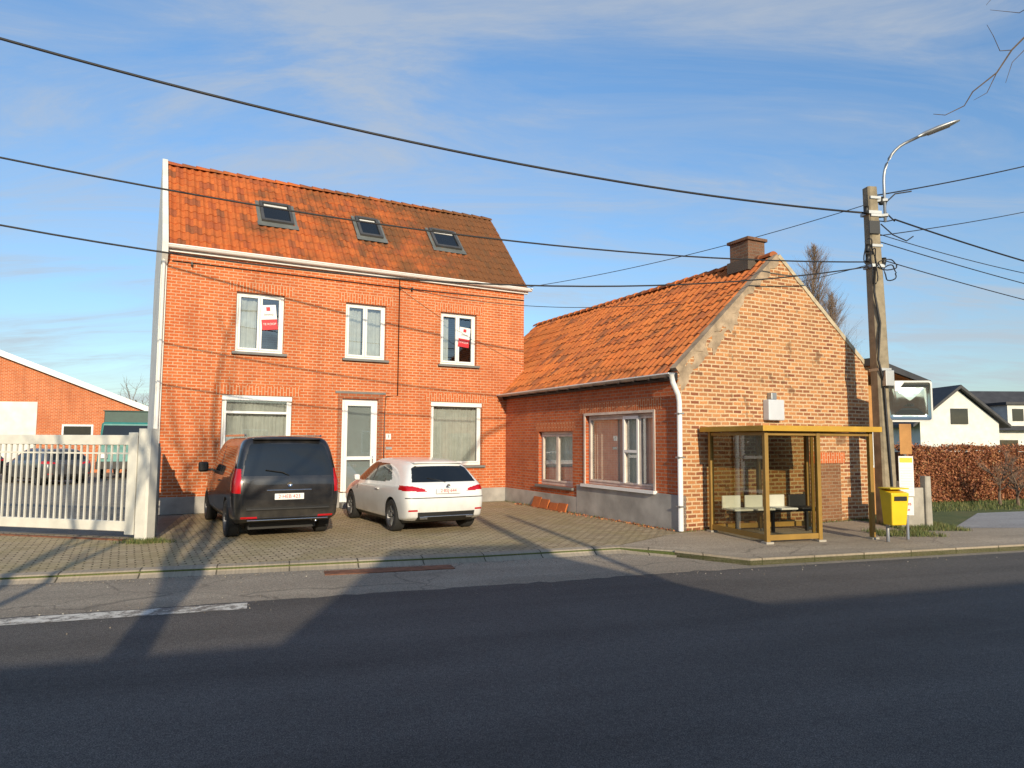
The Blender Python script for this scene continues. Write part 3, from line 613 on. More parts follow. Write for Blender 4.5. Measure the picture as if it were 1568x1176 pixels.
# ------------------------------------------------------------------ mirror, bin, stop sign
Mi=empty('traffic_mirror',(9.04,16.0,-.377),-.12); Mi.scale=(PS,PS,PS)
def rr(name,w,h,r,y0,y1,mat,parent,z,bulge=0):
    pts=[]
    for (cx,cz,a0) in ((w-r,h-r,0),(-w+r,h-r,90),(-w+r,-h+r,180),(w-r,-h+r,270)):
        for i in range(5): t=math.radians(a0+i*22.5); pts.append((cx+r*math.cos(t),cz+r*math.sin(t)))
    n=len(pts); V=[(x,y0,z_+z) for x,z_ in pts]+[(x,y1,z_+z) for x,z_ in pts]; F=[tuple(range(n,2*n))]+[(i,(i+1)%n,n+(i+1)%n,n+i) for i in range(n)]
    if bulge:
        for s_ in (.66,.33):
            V+=[(x*s_,y0-bulge*(1-s_*s_),zz*s_+z) for x,zz in pts]
        V.append((0,y0-bulge,z)); 
        F+=[(i,(i+1)%n,2*n+(i+1)%n,2*n+i) for i in range(n)]+[(2*n+i,2*n+(i+1)%n,3*n+(i+1)%n,3*n+i) for i in range(n)]+[(3*n+i,3*n+(i+1)%n,4*n) for i in range(n)]
    else: F.append(tuple(range(n)))
    return mk(name,V,F,mat,parent,smooth=bool(bulge))
rr('mirror_frame',.43,.39,.06,0,.05,MWP,Mi,2.62); rr('mirror_glass',.395,.355,.04,-.012,-.002,MMIR,Mi,2.62,.05)
boxes('mirror_bracket',[(-.45,.1,.055,.09,2.62,2.66),(-.45,.1,.055,.09,2.4,2.44)],MGAL,Mi)
B=empty('litter_bin',(7.07,13.12,0),.2)
V=[(-.15,-.12,.33),(.15,-.12,.33),(.15,.12,.33),(-.15,.12,.33),(-.19,-.17,.92),(.19,-.17,.92),(.19,.15,.98),(-.19,.15,.98)]
o=mk('bin_body',V,BF,MYEL,B); b_=o.modifiers.new('b','BEVEL'); b_.width=.02; b_.segments=2
box('bin_opening',-.13,.13,-.176,-.15,.78,.86,MBLK,B); box('bin_lid',-.2,.2,-.16,.17,.985,1.01,MYEL,B,bev=.01)
tube('bin_post',[(0,.19,0),(0,.19,.95)],.03,MGAL,B); box('bin_bracket',-.06,.06,.14,.2,.6,.66,MGAL,B)
BS=empty('bus_stop_sign',(7.58,13.62,0),-.1)
tube('post',[(0,0,0),(0,0,2.2)],.03,MGAL,BS)
box('timetable_board',-.14,.13,-.05,-.032,.82,1.58,MPOST,BS,bev=.004); box('route_board',-.20,.10,-.07,-.052,.46,.80,MPOST,BS,bev=.004)
boxes('board_header',[(-.12,.11,-.054,-.051,1.46,1.55)],MYEL,BS)
box('stop_panel',-.10,.12,-.04,-.031,1.62,2.2,MOCH,BS,bev=.004)
text('route_text','6 bus',(-.05,-.075,.68),.1,MRED,BS,(math.pi/2,0,0)); text('route_text_b','halte',(-.05,-.075,.57),.08,MRED,BS,(math.pi/2,0,0))
boxes('timetable_lines',[(-.11,.10,-.053,-.0505,.9+i*.05,.906+i*.05) for i in range(10)],plain('print_grey',(.5,.5,.5),.6),BS)
FP=empty('concrete_fence',(9.2,15.75,0),.35)
lath('fence_post',[(0,.09,.09,0),(1.1,.08,.08,0)],MCON,FP); box('fence_panel',-.62,-.1,-.03,.03,0,.85,MCON,FP,bev=.01); lath('fence_post_b',[(0,.07,.07,-.75),(1.0,.06,.06,-.75)],MCON,FP)
# ------------------------------------------------------------------ gate
G=empty('sliding_gate',(-6.62,12.87,0),math.pi-.232)
MGW=plain('gate_paint',(.66,.64,.56),.55,var=.12,scale=4,bmp=.1)
lath('gate_post',[(0,.13,.13,0),(2.02,.13,.13,0)],MGW,G)
boxes('gate_frame',[(.20,6.5,-.04,.04,1.72,1.90),(.20,6.5,-.04,.04,.16,.34),(.20,.40,-.045,.045,.10,1.95),(6.3,6.5,-.045,.045,.1,1.95)],MGW,G,bev=.008)
boxes('gate_bars',[(.5+i*.135,.53+i*.135,-.015,.015,.34,1.72) for i in range(43)],MGW,G)
boxes('gate_rail_thin',[(.40,6.3,-.012,.012,1.55,1.58)],MGW,G)
lath('gate_post_rear',[(0,.07,.07,0),(1.75,.07,.07,0)],MCON,G).location=(.36,-.60,0)
box('gate_track',-.2,7,.0,.08,-.003,.02,MRUST,G)
F2=empty('side_fence',(-7.1,14.1,0),math.atan2(3.0,-1.4))
boxes('fence_panels',[(0,3.0,-.02,.02,.08,1.6)],MSLATE,F2); lath('fence_post_a',[(0,.05,.05,1.6),(1.65,.05,.05,1.6)],MGAL,F2)
# ------------------------------------------------------------------ cars
def inpoly(x,y,P):
    c=False;j=len(P)-1
    for i in range(len(P)):
        if (P[i][1]>y)!=(P[j][1]>y) and x<(P[j][0]-P[i][0])*(y-P[i][1])/(P[j][1]-P[i][1])+P[i][0]: c=not c
        j=i
    return c
CC=[-1,-.82,0,.82,1]
def car(name,loc,rz,rings,crown,bulge,mats,regionf,wheelx,wy,wr,lvl=4,creases=(1,4)):
    root=empty(name,(loc[0],loc[1],0),rz)
    bm=bmesh.new(); N=len(rings); vs={}
    for kk,(xs,ws,zs) in enumerate(rings):
        for i in range(7):
            for j in range(5):
                if kk in (0,N-1) or i in (0,6) or j in (0,4):
                    c=CC[j]; x=xs[i]
                    if kk==0: x-=bulge*(1-c*c)
                    if kk==N-1: x+=bulge*1.5*(1-c*c)
                    if 0<kk<N-1 and i==6: x+= .12*(1-c*c) if kk>=N-4 else -.04*(1-c*c)*(1 if kk==1 else 0)
                    vs[kk,i,j]=bm.verts.new((x,c*ws[i],zs[i]+(crown*(1-c*c) if i==6 else 0)))
    def q(*ks):
        try: bm.faces.new([vs[t] for t in ks])
        except Exception: pass
    for i in range(6):
        for j in range(4):
            q((0,i,j),(0,i,j+1),(0,i+1,j+1),(0,i+1,j)); q((N-1,i,j),(N-1,i+1,j),(N-1,i+1,j+1),(N-1,i,j+1))
    for kk in range(N-1):
        for j in range(4):
            q((kk,6,j),(kk,6,j+1),(kk+1,6,j+1),(kk+1,6,j)); q((kk,0,j),(kk+1,0,j),(kk+1,0,j+1),(kk,0,j+1))
        for i in range(6):
            q((kk,i,0),(kk,i+1,0),(kk+1,i+1,0),(kk+1,i,0)); q((kk,i,4),(kk+1,i,4),(kk+1,i+1,4),(kk,i+1,4))
    bmesh.ops.recalc_face_normals(bm,faces=bm.faces)
    cl=bm.edges.layers.float.new('crease_edge'); inv={v:kx for kx,v in vs.items()}
    for e in bm.edges:
        a,b=inv[e.verts[0]],inv[e.verts[1]]
        if a[1]==b[1] and a[1] in creases and (a[2] in (0,4) or a[0]==0): e[cl]=.45
        if a[1]==b[1]==0: e[cl]=.6
    me=bpy.data.meshes.new('body'); bm.to_mesh(me); bm.free()
    o=bpy.data.objects.new(name+'_tmp',me); sc.collection.objects.link(o)
    s=o.modifiers.new('s','SUBSURF'); s.levels=lvl; s.render_levels=lvl
    for m in mats: me.materials.append(m)
    cut=[]
    for wx in wheelx:
        bpy.ops.mesh.primitive_cylinder_add(vertices=48,radius=wr*1.14,depth=2.6,location=(wx,0,wr*1.02),rotation=(math.pi/2,0,0))
        c=bpy.context.object; c.data.materials.append(MBLK); cut.append(c)
    for c in cut:
        b=o.modifiers.new('c','BOOLEAN'); b.operation='DIFFERENCE'; b.object=c; b.solver='EXACT'
    dg=bpy.context.evaluated_depsgraph_get(); ev=bpy.data.meshes.new_from_object(o.evaluated_get(dg))
    for c in cut: bpy.data.objects.remove(c,do_unlink=True)
    bpy.data.objects.remove(o,do_unlink=True)
    body=bpy.data.objects.new('body',ev); sc.collection.objects.link(body); body.parent=root
    ev.materials.clear()
    for m in mats: ev.materials.append(m)
    mi=[]
    for p_ in ev.polygons:
        c=p_.center; n=p_.normal; r=regionf(c,n)
        for wx in wheelx:
            if abs((c.x-wx)**2+(c.z-wr*1.02)**2-(wr*1.14)**2)<.004 and abs(n.y)<.5 and c.z<wr*2.3: r=1
        mi.append(r)
    ev.polygons.foreach_set('material_index',mi); ev.polygons.foreach_set('use_smooth',[True]*len(mi))
    try: ev.set_sharp_from_angle(angle=math.radians(40))
    except Exception: pass
    for wi,wx in enumerate(wheelx):
        for sd in (-1,1):
            wh(root,'wheel_%d_%s'%(wi,'r' if sd<0 else 'l'),(wx,sd*wy,wr),wr,sd)
    box('underbody',.5,rings[-1][0][0]-.5,-wy+.22,wy-.22,.17,.5,MBLK,root)
    return root
def wh(root,name,loc,r,sd):
    prof=[(r*.60,-.10,0),(r*.70,-.115,0),(r*.93,-.11,0),(r,-.085,0),(r,.085,0),(r*.93,.11,0),(r*.70,.115,0),(r*.66,.10,1),(r*.62,.05,1),(r*.58,.0,1),(0.001,-.02,2)]
    V=[];F=[];mi=[];n=32
    for (a,y,m) in prof:
        for q in range(n): t=2*math.pi*q/n; V.append((a*math.cos(t),sd*y,a*math.sin(t)))
    for i in range(len(prof)-1):
        for q in range(n): F.append((i*n+q,i*n+(q+1)%n,(i+1)*n+(q+1)%n,(i+1)*n+q)); mi.append(prof[i+1][2])
    for s in range(5):
        for off in (-.13,.13):
            t=2*math.pi*s/5; kk=len(V)
            for (rad,w,y) in ((.05,.03,.075),(r*.63,.025,.085)):
                for (ww,yy) in ((-w,y),(w,y),(w,y-.04),(-w,y-.04)):
                    tt=t+off*(1 if rad>.1 else 0); V.append((rad*math.cos(tt)-ww*math.sin(tt),sd*yy,rad*math.sin(tt)+ww*math.cos(tt)))
            for f in BF: F.append(tuple(kk+i for i in f)); mi.append(3)
    o=mk(name,V,F,None,root,mats=[MRUB,MRIM,MBLK,MRIM if root.name!='parked_hatchback' else MGAL],mi=mi,smooth=False); o.location=loc
def plate(root,x,z,s,tilt):
    pl=box('licence_plate',-.26,.26,-.006,0,-.055,.055,MPOST,root,bev=.004); pl.location=(x,0,z); pl.rotation_euler=(tilt,0,-math.pi/2)
    t=text('plate_text',s,(x-.009,0,z),.092,MRED,root,(math.pi/2-0,0,-math.pi/2),.0005); t.rotation_euler=(math.pi/2+tilt,0,-math.pi/2)
fw_=[.84,.93,.965,.955,.93,.83,.74]; fz=[.28,.38,.78,1.08,1.17,1.72,1.87]
van=[([.16,.05,0,.02,.05,.2,.30],[w*.96 for w in fw_],[.36,.42,.78,1.08,1.17,1.70,1.85]),
([.3,.22,.18,.19,.22,.36,.44],fw_,[.32,.40,.78,1.08,1.17,1.72,1.87]),
([.62]*7,fw_,fz),([2.1]*7,fw_,fz),
([3.5,3.5,3.5,3.5,3.5,3.3,3.15],fw_,fz[:5]+[1.70,1.85]),
([4.3,4.3,4.3,4.3,4.28,4.25,4.2],[.84,.93,.96,.93,.87,.78,.68],[.28,.38,.75,1.0,1.1,1.16,1.2]),
([4.9]*7,[.8,.88,.9,.86,.8,.7,.6],[.28,.36,.65,.88,.95,1.0,1.03]),
([5.1]*7,[.74,.8,.82,.78,.72,.62,.5],[.32,.38,.6,.75,.8,.85,.88])]
RW=[(-.80,1.17),(.80,1.17),(.76,1.45),(.66,1.76),(-.66,1.76),(-.76,1.45)]
SW=[(.42,1.2),(3.9,1.17),(4.2,1.2),(3.35,1.7),(.62,1.72)]
def vreg(c,n):
    y=abs(c.y)
    if n.x<-.35 and inpoly(c.y,c.z,RW): return 2
    if c.x<.34 and y>.83 and .86<c.z<1.30: return 3
    if c.x<.34 and y>.80 and 1.30<c.z<1.66 and y>.72: return 2
    if abs(n.y)>.4 and inpoly(c.x,c.z,SW):
        if 2.1<c.x<2.18 or .98<c.x<1.02 : return 1
        return 2
    if n.x>.25 and c.z>1.22 and c.z<1.82 and c.x>3.2 and y<.72: return 2
    if c.z<.40: return 1
    if n.x<-.5 and .60<c.z<.625: return 1
    if n.x<-.4 and .41<c.z<.45 and .55<y<.82: return 3
    if n.x<-.5 and abs(y-.80)<.006 and .62<c.z<1.17: return 1
    if abs(n.y)>.5 and (abs(c.x-1.85)<.008 or abs(c.x-3.1)<.008) and .4<c.z<1.7: return 1
    if abs(n.y)>.5 and abs(c.z-1.02)<.008 and .5<c.x<2: return 1
    return 0
hd_=Vector((-.49,.872)); rzv=math.atan2(hd_.y,hd_.x)
axl=Vector((-4.60,13.95)); org=axl-hd_*1.05
vr=car('parked_van',org,rzv,van,.05,.05,[PB,MBLK,MCG,MTL],vreg,(1.05,4.25),.84,.345)
plate(vr,-.055,.80,'2·HEB·423',0)
def bx(root,nm,x0,x1,y0,y1,z0,z1,m,bev=.006): return box(nm,x0,x1,y0,y1,z0,z1,m,root,bev=bev)
bx(vr,'plate_chrome_strip',-.06,-.02,-.40,.40,.90,.925,MCHR); bx(vr,'bumper_step',-.045,.1,-.74,.74,.565,.595,MBLK); bx(vr,'bumper_chrome',-.02,.1,-.72,.72,.375,.392,MCHR)
bx(vr,'roof_rail_left',.6,3.2,.68,.72,1.89,1.93,MCHR); bx(vr,'roof_rail_right',.6,3.2,-.72,-.68,1.89,1.93,MCHR)
bx(vr,'rear_spoiler',.16,.5,-.62,.62,1.83,1.865,PB,.015)
tube('rear_wiper',[(-.0,0,1.18),(.0,.12,1.24),(.03,.42,1.28)],.010,MBLK,vr,6)
tube('badge',[(-.048,0,1.02),(-.058,0,1.02)],.045,MCHR,vr,20)
for sd in (1,-1):
    o=bx(vr,'door_mirror_%d'%sd,3.52,3.66,sd*1.0 if sd>0 else -1.2,sd*1.2 if sd>0 else -1.0,1.12,1.34,MBLK,.04); bx(vr,'mirror_arm_%d'%sd,3.56,3.64,min(sd*.9,sd*1.02),max(sd*.9,sd*1.02),1.14,1.19,MBLK)
    bx(vr,'door_handle_%d'%sd,1.95,2.12,min(sd*.955,sd*.985),max(sd*.955,sd*.985),1.0,1.03,PB)
tube('exhaust',[(.02,-.5,.34),(.3,-.5,.34)],.03,MCHR,vr)
hw_=[.78,.86,.90,.89,.85,.68,.57]
hat=[([.2,.06,0,.05,.14,.46,.56],[w*.92 for w in hw_],[.24,.32,.6,.90,.98,1.29,1.37]),
([.36,.26,.2,.24,.34,.66,.72],hw_,[.2,.28,.6,.90,.97,1.31,1.40]),
([1.05,1.05,1.05,1.05,1.1,1.2,1.25],hw_,[.18,.26,.6,.88,.94,1.35,1.43]),
([2.0]*7,hw_,[.18,.26,.58,.86,.92,1.37,1.45]),
([3.0,3.0,3.0,3.0,2.95,2.65,2.5],hw_,[.18,.26,.58,.84,.90,1.34,1.42]),
([3.5,3.5,3.5,3.5,3.46,3.42,3.38],[.78,.86,.89,.87,.82,.72,.62],[.18,.26,.58,.82,.88,.94,.98]),
([4.1]*7,[.74,.8,.85,.81,.74,.64,.54],[.2,.28,.52,.70,.76,.81,.84]),
([4.38]*7,[.66,.7,.74,.7,.62,.54,.44],[.25,.3,.45,.56,.62,.66,.69])]
RW2=[(-.70,1.0),(.70,1.0),(.60,1.27),(.52,1.31),(-.52,1.31),(-.60,1.27)]
SW2=[(.95,1.02),(1.45,.96),(3.35,.93),(2.7,1.31),(2.3,1.355),(1.5,1.34),(1.2,1.25)]
TLp=[(.44,.82),(.93,.845),(.93,.945),(.72,.935),(.46,.875)]
def hreg(c,n):
    y=abs(c.y)
    if n.x<-.2 and c.x<.62 and inpoly(c.y,c.z,RW2): return 2
    if c.x<.42 and inpoly(y,c.z,TLp): return 3
    if abs(n.y)>.35 and inpoly(c.x,c.z,SW2):
        if 2.05<c.x<2.11 or 1.3<c.x<1.33: return 1
        return 2
    if n.x>.2 and 1.0<c.z<1.36 and c.x>2.4 and y<.68: return 2
    if n.x<-.3 and c.z<.42 and y<.62: return 1
    if c.z<.26: return 1
    if n.x<-.3 and .44<c.z<.47 and .62<y<.8: return 3
    if n.x<-.3 and abs(c.z-.70)<.006 and y<.86: return 1
    if abs(n.y)>.5 and abs(c.x-2.08)<.006 and .35<c.z<.95: return 1
    if abs(n.y)>.5 and abs(c.x-3.02)<.006 and .35<c.z<.95: return 1
    return 0
h2=Vector((-.50,.866)); rz2=math.atan2(h2.y,h2.x); ax2=Vector((-1.68,14.87)); org2=ax2-h2*.80
hr=car('parked_hatchback',org2,rz2,hat,.035,.06,[PW,MBLK,MCG,MTL],hreg,(.80,3.52),.78,.32)
plate(hr,-.055,.84,'2·BSJ·644',0)
bx(hr,'roof_spoiler',.44,.66,-.54,.54,1.365,1.39,PW,.012)
tube('rear_wiper',[(.10,0,1.0),(.15,.1,1.03),(.2,.36,1.08)],.008,MBLK,hr,6)
bx(hr,'diffuser_trim',-.0,.05,-.5,.5,.33,.345,MCHR)
for sd in (1,-1):
    bx(hr,'door_mirror_%d'%sd,2.75,2.87,min(sd*.90,sd*1.03),max(sd*.90,sd*1.03),.93,1.06,PW,.035)
    bx(hr,'door_handle_%d'%sd,1.55,1.72,min(sd*.885,sd*.915),max(sd*.885,sd*.915),.80,.825,PW)
    bx(hr,'exhaust_tip_%d'%sd,-.0,.1,min(sd*.42,sd*.58),max(sd*.42,sd*.58),.29,.34,MCHR)
tube('badge',[(-.05,0,.93),(-.055,0,.93)],.04,MCHR,hr,20)
# vehicles in the yard behind the gate
car('parked_car',(-17.6,28.2),2.55,hat,.035,.06,[PG,MBLK,MCG,MTL],hreg,(.80,3.52),.78,.32,lvl=3)
car('parked_car',(-22.6,30.6),2.9,hat,.035,.06,[PB,MBLK,MCG,MTL],hreg,(.80,3.52),.78,.32,lvl=3)
TK=empty('parked_truck',(-19.0,35.5,0),-1.2)
box('cargo_box',-3.2,1.4,-1.15,1.15,.95,3.15,MGREEN,TK,bev=.03); box('box_roof_rim',-3.25,1.45,-1.2,1.2,3.153,3.2,MGREEN,TK,bev=.01)
box('chassis',-3.1,3.0,-.9,.9,.55,.945,MBLK,TK)
mk('cab',[(1.55,-1.1,.6),(3.3,-1.1,.6),(3.3,1.1,.6),(1.55,1.1,.6),(1.55,-1.05,2.6),(2.9,-1.0,2.6),(2.9,1.0,2.6),(1.55,1.05,2.6)],BF,MTEAL,TK).modifiers.new('b','BEVEL').width=.08
mk('windscreen',[(3.27,-.95,1.6),(3.27,.95,1.6),(3.01,.9,2.45),(3.01,-.9,2.45)],[(0,1,2,3)],MCG,TK)
box('bumper',3.31,3.42,-1.1,1.1,.45,.8,MBLK,TK,bev=.02); boxes('headlights',[(3.31,3.34,-.95,-.65,.95,1.15),(3.31,3.34,.65,.95,.95,1.15)],MPOST,TK)
for i,wx in enumerate((-1.9,2.3)):
    for sd in (-1,1): wh(TK,'wheel_%d_%d'%(i,sd),(wx,sd*.98,.45),.45,sd)
# ------------------------------------------------------------------ background left
Y=empty('workshop_building',(-21,33.5,0),.12)
Y.location=(-22.0,38.5,0); 
mk('gable_front',[(-13,0,0),(2.6,0,0),(2.6,0,3.15),(-6.5,0,6.6),(-13,0,4.2)],[(0,1,2,3,4)],MB,Y)
mk('side',[(2.6,0,0),(2.6,.9,0),(2.6,.9,3.1),(2.6,0,3.15)],[(0,1,2,3)],MB,Y)
V=[(2.9,-.3,3.05),(-6.5,-.3,6.65),(-13.3,-.3,4.1),(2.9,1.0,3.05),(-6.5,1.0,6.65),(-13.3,1.0,4.1)]
mk('roof',V+[(x,y,z+.05) for x,y,z in V],[(0,1,4,3),(1,2,5,4),(6,7,10,9),(7,8,11,10)],MSLATE,Y)
mk('white_verge',[(3.0,-.32,2.95),(-6.5,-.32,6.60),(-6.5,-.32,6.92),(3.0,-.32,3.25)],[(0,1,2,3)],MW,Y)
box('garage_door',-9.5,-3.7,-.05,0,0,3.8,MWP,Y); box('window_frame',-2.4,-.8,-.05,0,1.5,2.6,MW,Y); box('window_glass',-2.3,-.9,-.06,-.052,1.6,2.5,MCG,Y)
Sh=empty('green_shed',(-23.6,44,0),.12)
box('walls',0,9,0,5,0,2.7,MDK,Sh); mk('roof',[(-.5,-.5,2.7),(9.5,-.5,2.7),(9.5,3,4.0),(-.5,3,4.0),(-.5,6,2.8),(9.5,6,2.8)],[(0,1,2,3),(3,2,5,4)],MGREEN,Sh)
# ------------------------------------------------------------------ background right : white house
Wh=empty('white_house',(0,0,0))
mk('gable_wing',[(29,50,0),(34.6,50,0),(34.6,50,3.3),(31.8,50,5.6),(29,50,3.5),(29,58,0),(29,58,3.5)],[(0,1,2,3,4),(0,4,6,5)],MWP,Wh)
mk('gable_wing_roof',[(28.3,49.6,2.95),(31.8,49.6,5.75),(35.2,49.6,2.95),(28.3,58,2.95),(31.8,58,5.75),(35.2,58,2.95),(28.3,49.6,3.15),(31.8,49.6,5.98),(35.2,49.6,3.15),(28.3,58,3.15),(31.8,58,5.98),(35.2,58,3.15)],[(0,1,4,3),(1,2,5,4),(6,7,10,9),(7,8,11,10),(0,1,7,6),(1,2,8,7),(0,6,9,3)],MSLATE,Wh)
box('main_walls',34.6,50,52,60,0,3.0,MWP,Wh)
mk('main_roof',[(31.8,51.4,2.8),(50.5,51.4,2.8),(49,56,6.0),(31.8,56,6.0)],[(0,1,2,3)],MSLATE,Wh)
for i,x in enumerate((36.6,39.4)):
    box('dormer_%d'%i,x,x+1.5,51.9,54,3.1,4.7,MWP,Wh); box('dormer_roof_%d'%i,x-.2,x+1.7,51.7,54.4,4.703,4.9,MSLATE,Wh); box('dormer_window_%d'%i,x+.35,x+1.15,51.85,51.897,3.5,4.4,MCG,Wh)
box('gable_window',31.2,32.4,49.93,49.99,3.2,4.3,MCG,Wh); boxes('front_windows',[(x,x+1.3,51.93,51.99,.9,2.1) for x in (36,39,42)],MCG,Wh)
# ------------------------------------------------------------------ vegetation
def leafmass(name,fn,n,size,mat,parent=None,flat=.0):
    V=[];F=[]
    for i in range(n):
        c=Vector(fn()); a=Vector((random.gauss(0,1),random.gauss(0,1),random.gauss(0,1))).normalized(); b=a.cross(Vector((random.gauss(0,1),random.gauss(0,1),random.gauss(0,1)))).normalized()
        s=size*random.uniform(.6,1.4); k_=len(V); V+=[c-a*s,c+b*s*.6,c+a*s,c-b*s*.6]; F.append((k_,k_+1,k_+2,k_+3))
    return mk(name,V,F,mat,parent)
random.seed(21)
h0=Vector((12.0,21.7));h1=Vector((26,26.2)); hn=Vector((-.306,.952))
def hp():
    t=random.random(); z=random.random()
    side=random.random()
    topz=1.72+.04*math.sin(t*40)+.03*math.sin(t*113)
    if side<.8:
        d=random.uniform(-.03,.10)+.07*math.sin(t*34+z*3)*math.sin(t*91+z*5); zz=topz*z
    else: d=random.uniform(0,.9); zz=topz-random.random()**2*.15
    q=h0+(h1-h0)*t+hn*(d+.02)
    if random.random()<.06: zz+=random.random()*.14
    return (q.x,q.y,max(.02,zz+random.gauss(0,.02)))
HG=empty('beech_hedge')
leafmass('leaves',hp,46000,.034,MHEDGE,HG)
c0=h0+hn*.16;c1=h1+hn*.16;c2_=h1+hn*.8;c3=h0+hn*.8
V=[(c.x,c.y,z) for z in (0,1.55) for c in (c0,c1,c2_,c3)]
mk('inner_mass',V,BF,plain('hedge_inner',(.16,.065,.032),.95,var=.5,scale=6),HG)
def branch(V,F,p,d,l,r,dep,spread,up,sub=4,nb=3):
    n=3; pts=[p]; dd=d.copy()
    for i in range(n):
        dd=(dd+Vector((random.gauss(0,.10),random.gauss(0,.10),random.gauss(0,.08)+up))).normalized(); pts.append(pts[-1]+dd*l/n)
    k_=len(V)
    for i,q in enumerate(pts):
        rr2=r*(1-.55*i/n); a=Vector((0,0,1)) if abs(dd.z)<.9 else Vector((1,0,0)); u=dd.cross(a).normalized(); w=dd.cross(u)
        for s in range(sub): t=2*math.pi*s/sub; V.append(q+u*math.cos(t)*rr2+w*math.sin(t)*rr2)
    for i in range(n):
        for s in range(sub): F.append((k_+i*sub+s,k_+i*sub+(s+1)%sub,k_+(i+1)*sub+(s+1)%sub,k_+(i+1)*sub+s))
    if dep>0:
        for b in range(nb):
            t=random.uniform(.35,1); i=min(n-1,int(t*n)); q=pts[i].lerp(pts[i+1],t*n-i)
            nd=(dd+Vector((random.gauss(0,spread),random.gauss(0,spread),random.gauss(0,spread*.6)))).normalized()
            branch(V,F,q,nd,l*random.uniform(.5,.75),r*.5,dep-1,spread,up,3 if dep<3 else sub,nb)
        branch(V,F,pts[-1],(dd+Vector((random.gauss(0,.2),random.gauss(0,.2),.1))).normalized(),l*.7,r*.45,dep-1,spread,up,sub,nb)
def tree(name,loc,h,r,dep,spread=.6,up=.05,lean=(0,0,1),nb=3,mat=None,seed=1):
    random.seed(seed); V=[];F=[]; branch(V,F,Vector(loc),Vector(lean).normalized(),h,r,dep,spread,up,7,nb)
    return mk(name,V,F,mat or MBARK)
def poplar(name,x,y,h,seed,w=1.1,n=240):
    random.seed(seed); V=[];F=[]
    pts=[Vector((x+.2*math.sin(i),y,h*i/8)) for i in range(9)]
    for i in range(8):
        k_=len(V)
        for q,rr2 in ((pts[i],.28*(1-i/9)),(pts[i+1],.28*(1-(i+1)/9))):
            for s in range(5): t=2*math.pi*s/5; V.append(q+Vector((math.cos(t)*rr2,math.sin(t)*rr2,0)))
        for s in range(5): F.append((k_+s,k_+(s+1)%5,k_+5+(s+1)%5,k_+5+s))
    for b in range(n):
        z=h*random.uniform(.12,.97); ww=w*math.sin(math.pi*min(1,(z/h)*.75+.22))*1.0; t=random.uniform(0,6.28)
        i=min(7,int(z/h*8)); q=pts[i].lerp(pts[i+1],z/h*8-i)
        d=Vector((math.cos(t)*.45,math.sin(t)*.45,1)).normalized()
        branch(V,F,q,d,ww*random.uniform(1.0,2.2),.03,2,.3,.04,3,3)
    return mk(name,V,F,MTWIG)
poplar('poplar_tree',26.9,62,19.6,5,1.5,320); poplar('poplar_tree',28.8,63,15.5,8,1.4,240)
tree('bare_shrub',(14.6,21.2,0),.7,.05,4,.6,.06,nb=4,mat=MTWIG,seed=3); tree('bare_shrub',(15.0,21.0,0),.6,.05,4,.7,.05,nb=4,mat=MTWIG,seed=9)
for i in range(4): tree('bare_tree',(-36+i*2.4,66+i,0),3.2,.16,4,.5,.05,nb=3,mat=MTWIG,seed=40+i)
random.seed(31)
def fb():
    a=random.choice(FB); return (a[0]+random.gauss(0,a[3]),a[1]+random.gauss(0,1),abs(random.gauss(0,a[2])))
FB=[(random.uniform(-140,150),random.uniform(140,190),random.uniform(2.0,4.2),random.uniform(3,6)) for _ in range(120)]
leafmass('distant_treeline',fb,14000,.7,MFAR)
random.seed(77)
def tufts(name,fn,n,h):
    V=[];F=[]
    for i in range(n):
        x,y=fn(); a=random.uniform(0,6.28); hh=h*random.uniform(.5,1.4); w=.008; dx,dy=random.gauss(0,.3)*hh,random.gauss(0,.3)*hh; k_=len(V)
        V+=[(x-w*math.cos(a),y-w*math.sin(a),-.02),(x+w*math.cos(a),y+w*math.sin(a),-.02),(x+dx,y+dy,hh)]; F.append((k_,k_+1,k_+2))
    mk(name,V,F,MGBLADE)
def g1():
    r=random.random()
    if r<.2: return (random.uniform(8.3,9.7),random.uniform(14.95,16.2))
    if r<.3: return (7.3+random.random()*1.3,14.0+random.random()*.9)
    if r<.93:
        t=random.random(); return (11+t*14,19.0+t*4.5+random.random()*2.6)
    return (-6.5+random.gauss(0,.2),12.7+random.gauss(0,.1))
tufts('grass',g1,13000,.07)
def g2():
    t=random.random()
    if t<.5:
        u=random.random()*8.5; c=Vector((3.44,14.6))+Vector((-.452,.892))*u+Vector((-.892,-.452))*random.uniform(.03,.12)*random.random(); return (c.x,c.y)
    u=random.random()*6; c=Vector((3.44,14.6))+Vector((.892,.452))*u+Vector((.452,-.892))*random.uniform(.02,.15); return (c.x,c.y)
tufts('wall_weeds',g2,900,.06)
random.seed(5)
def db(): 
    u=random.random()*7; c=Vector((3.44,14.6))+Vector((-.452,.892))*u+Vector((-.892,-.452))*(.05+.25*random.random()**2); return (c.x,c.y,.005+random.random()*.02)
leafmass('dry_leaves',db,260,.03,MHEDGE)
def grit():
    if random.random()<.7:
        x=random.uniform(-9,3.2); y=11.68+(x)*.318-abs(random.gauss(0,.25)); return (x,y-.12,RZ+.004)
    x=random.uniform(-8,9); return (x,9.6+x*.345+random.gauss(0,.35),RZ+.006)
leafmass('road_grit',grit,1300,.009,MSTONE)
TL=empty('leaning_tiles',(0,0,0)); TL.location=A.location; TL.rotation_euler=A.rotation_euler
for i,(u,hh) in enumerate(((4.3,.22),(4.75,.2),(5.25,.26),(5.7,.3))):
    o=box('tile_%d'%i,-.02,.02,0,.42,0,hh,MTA,TL); o.location=(-.12,u,0); o.rotation_euler=(0,.35,0)
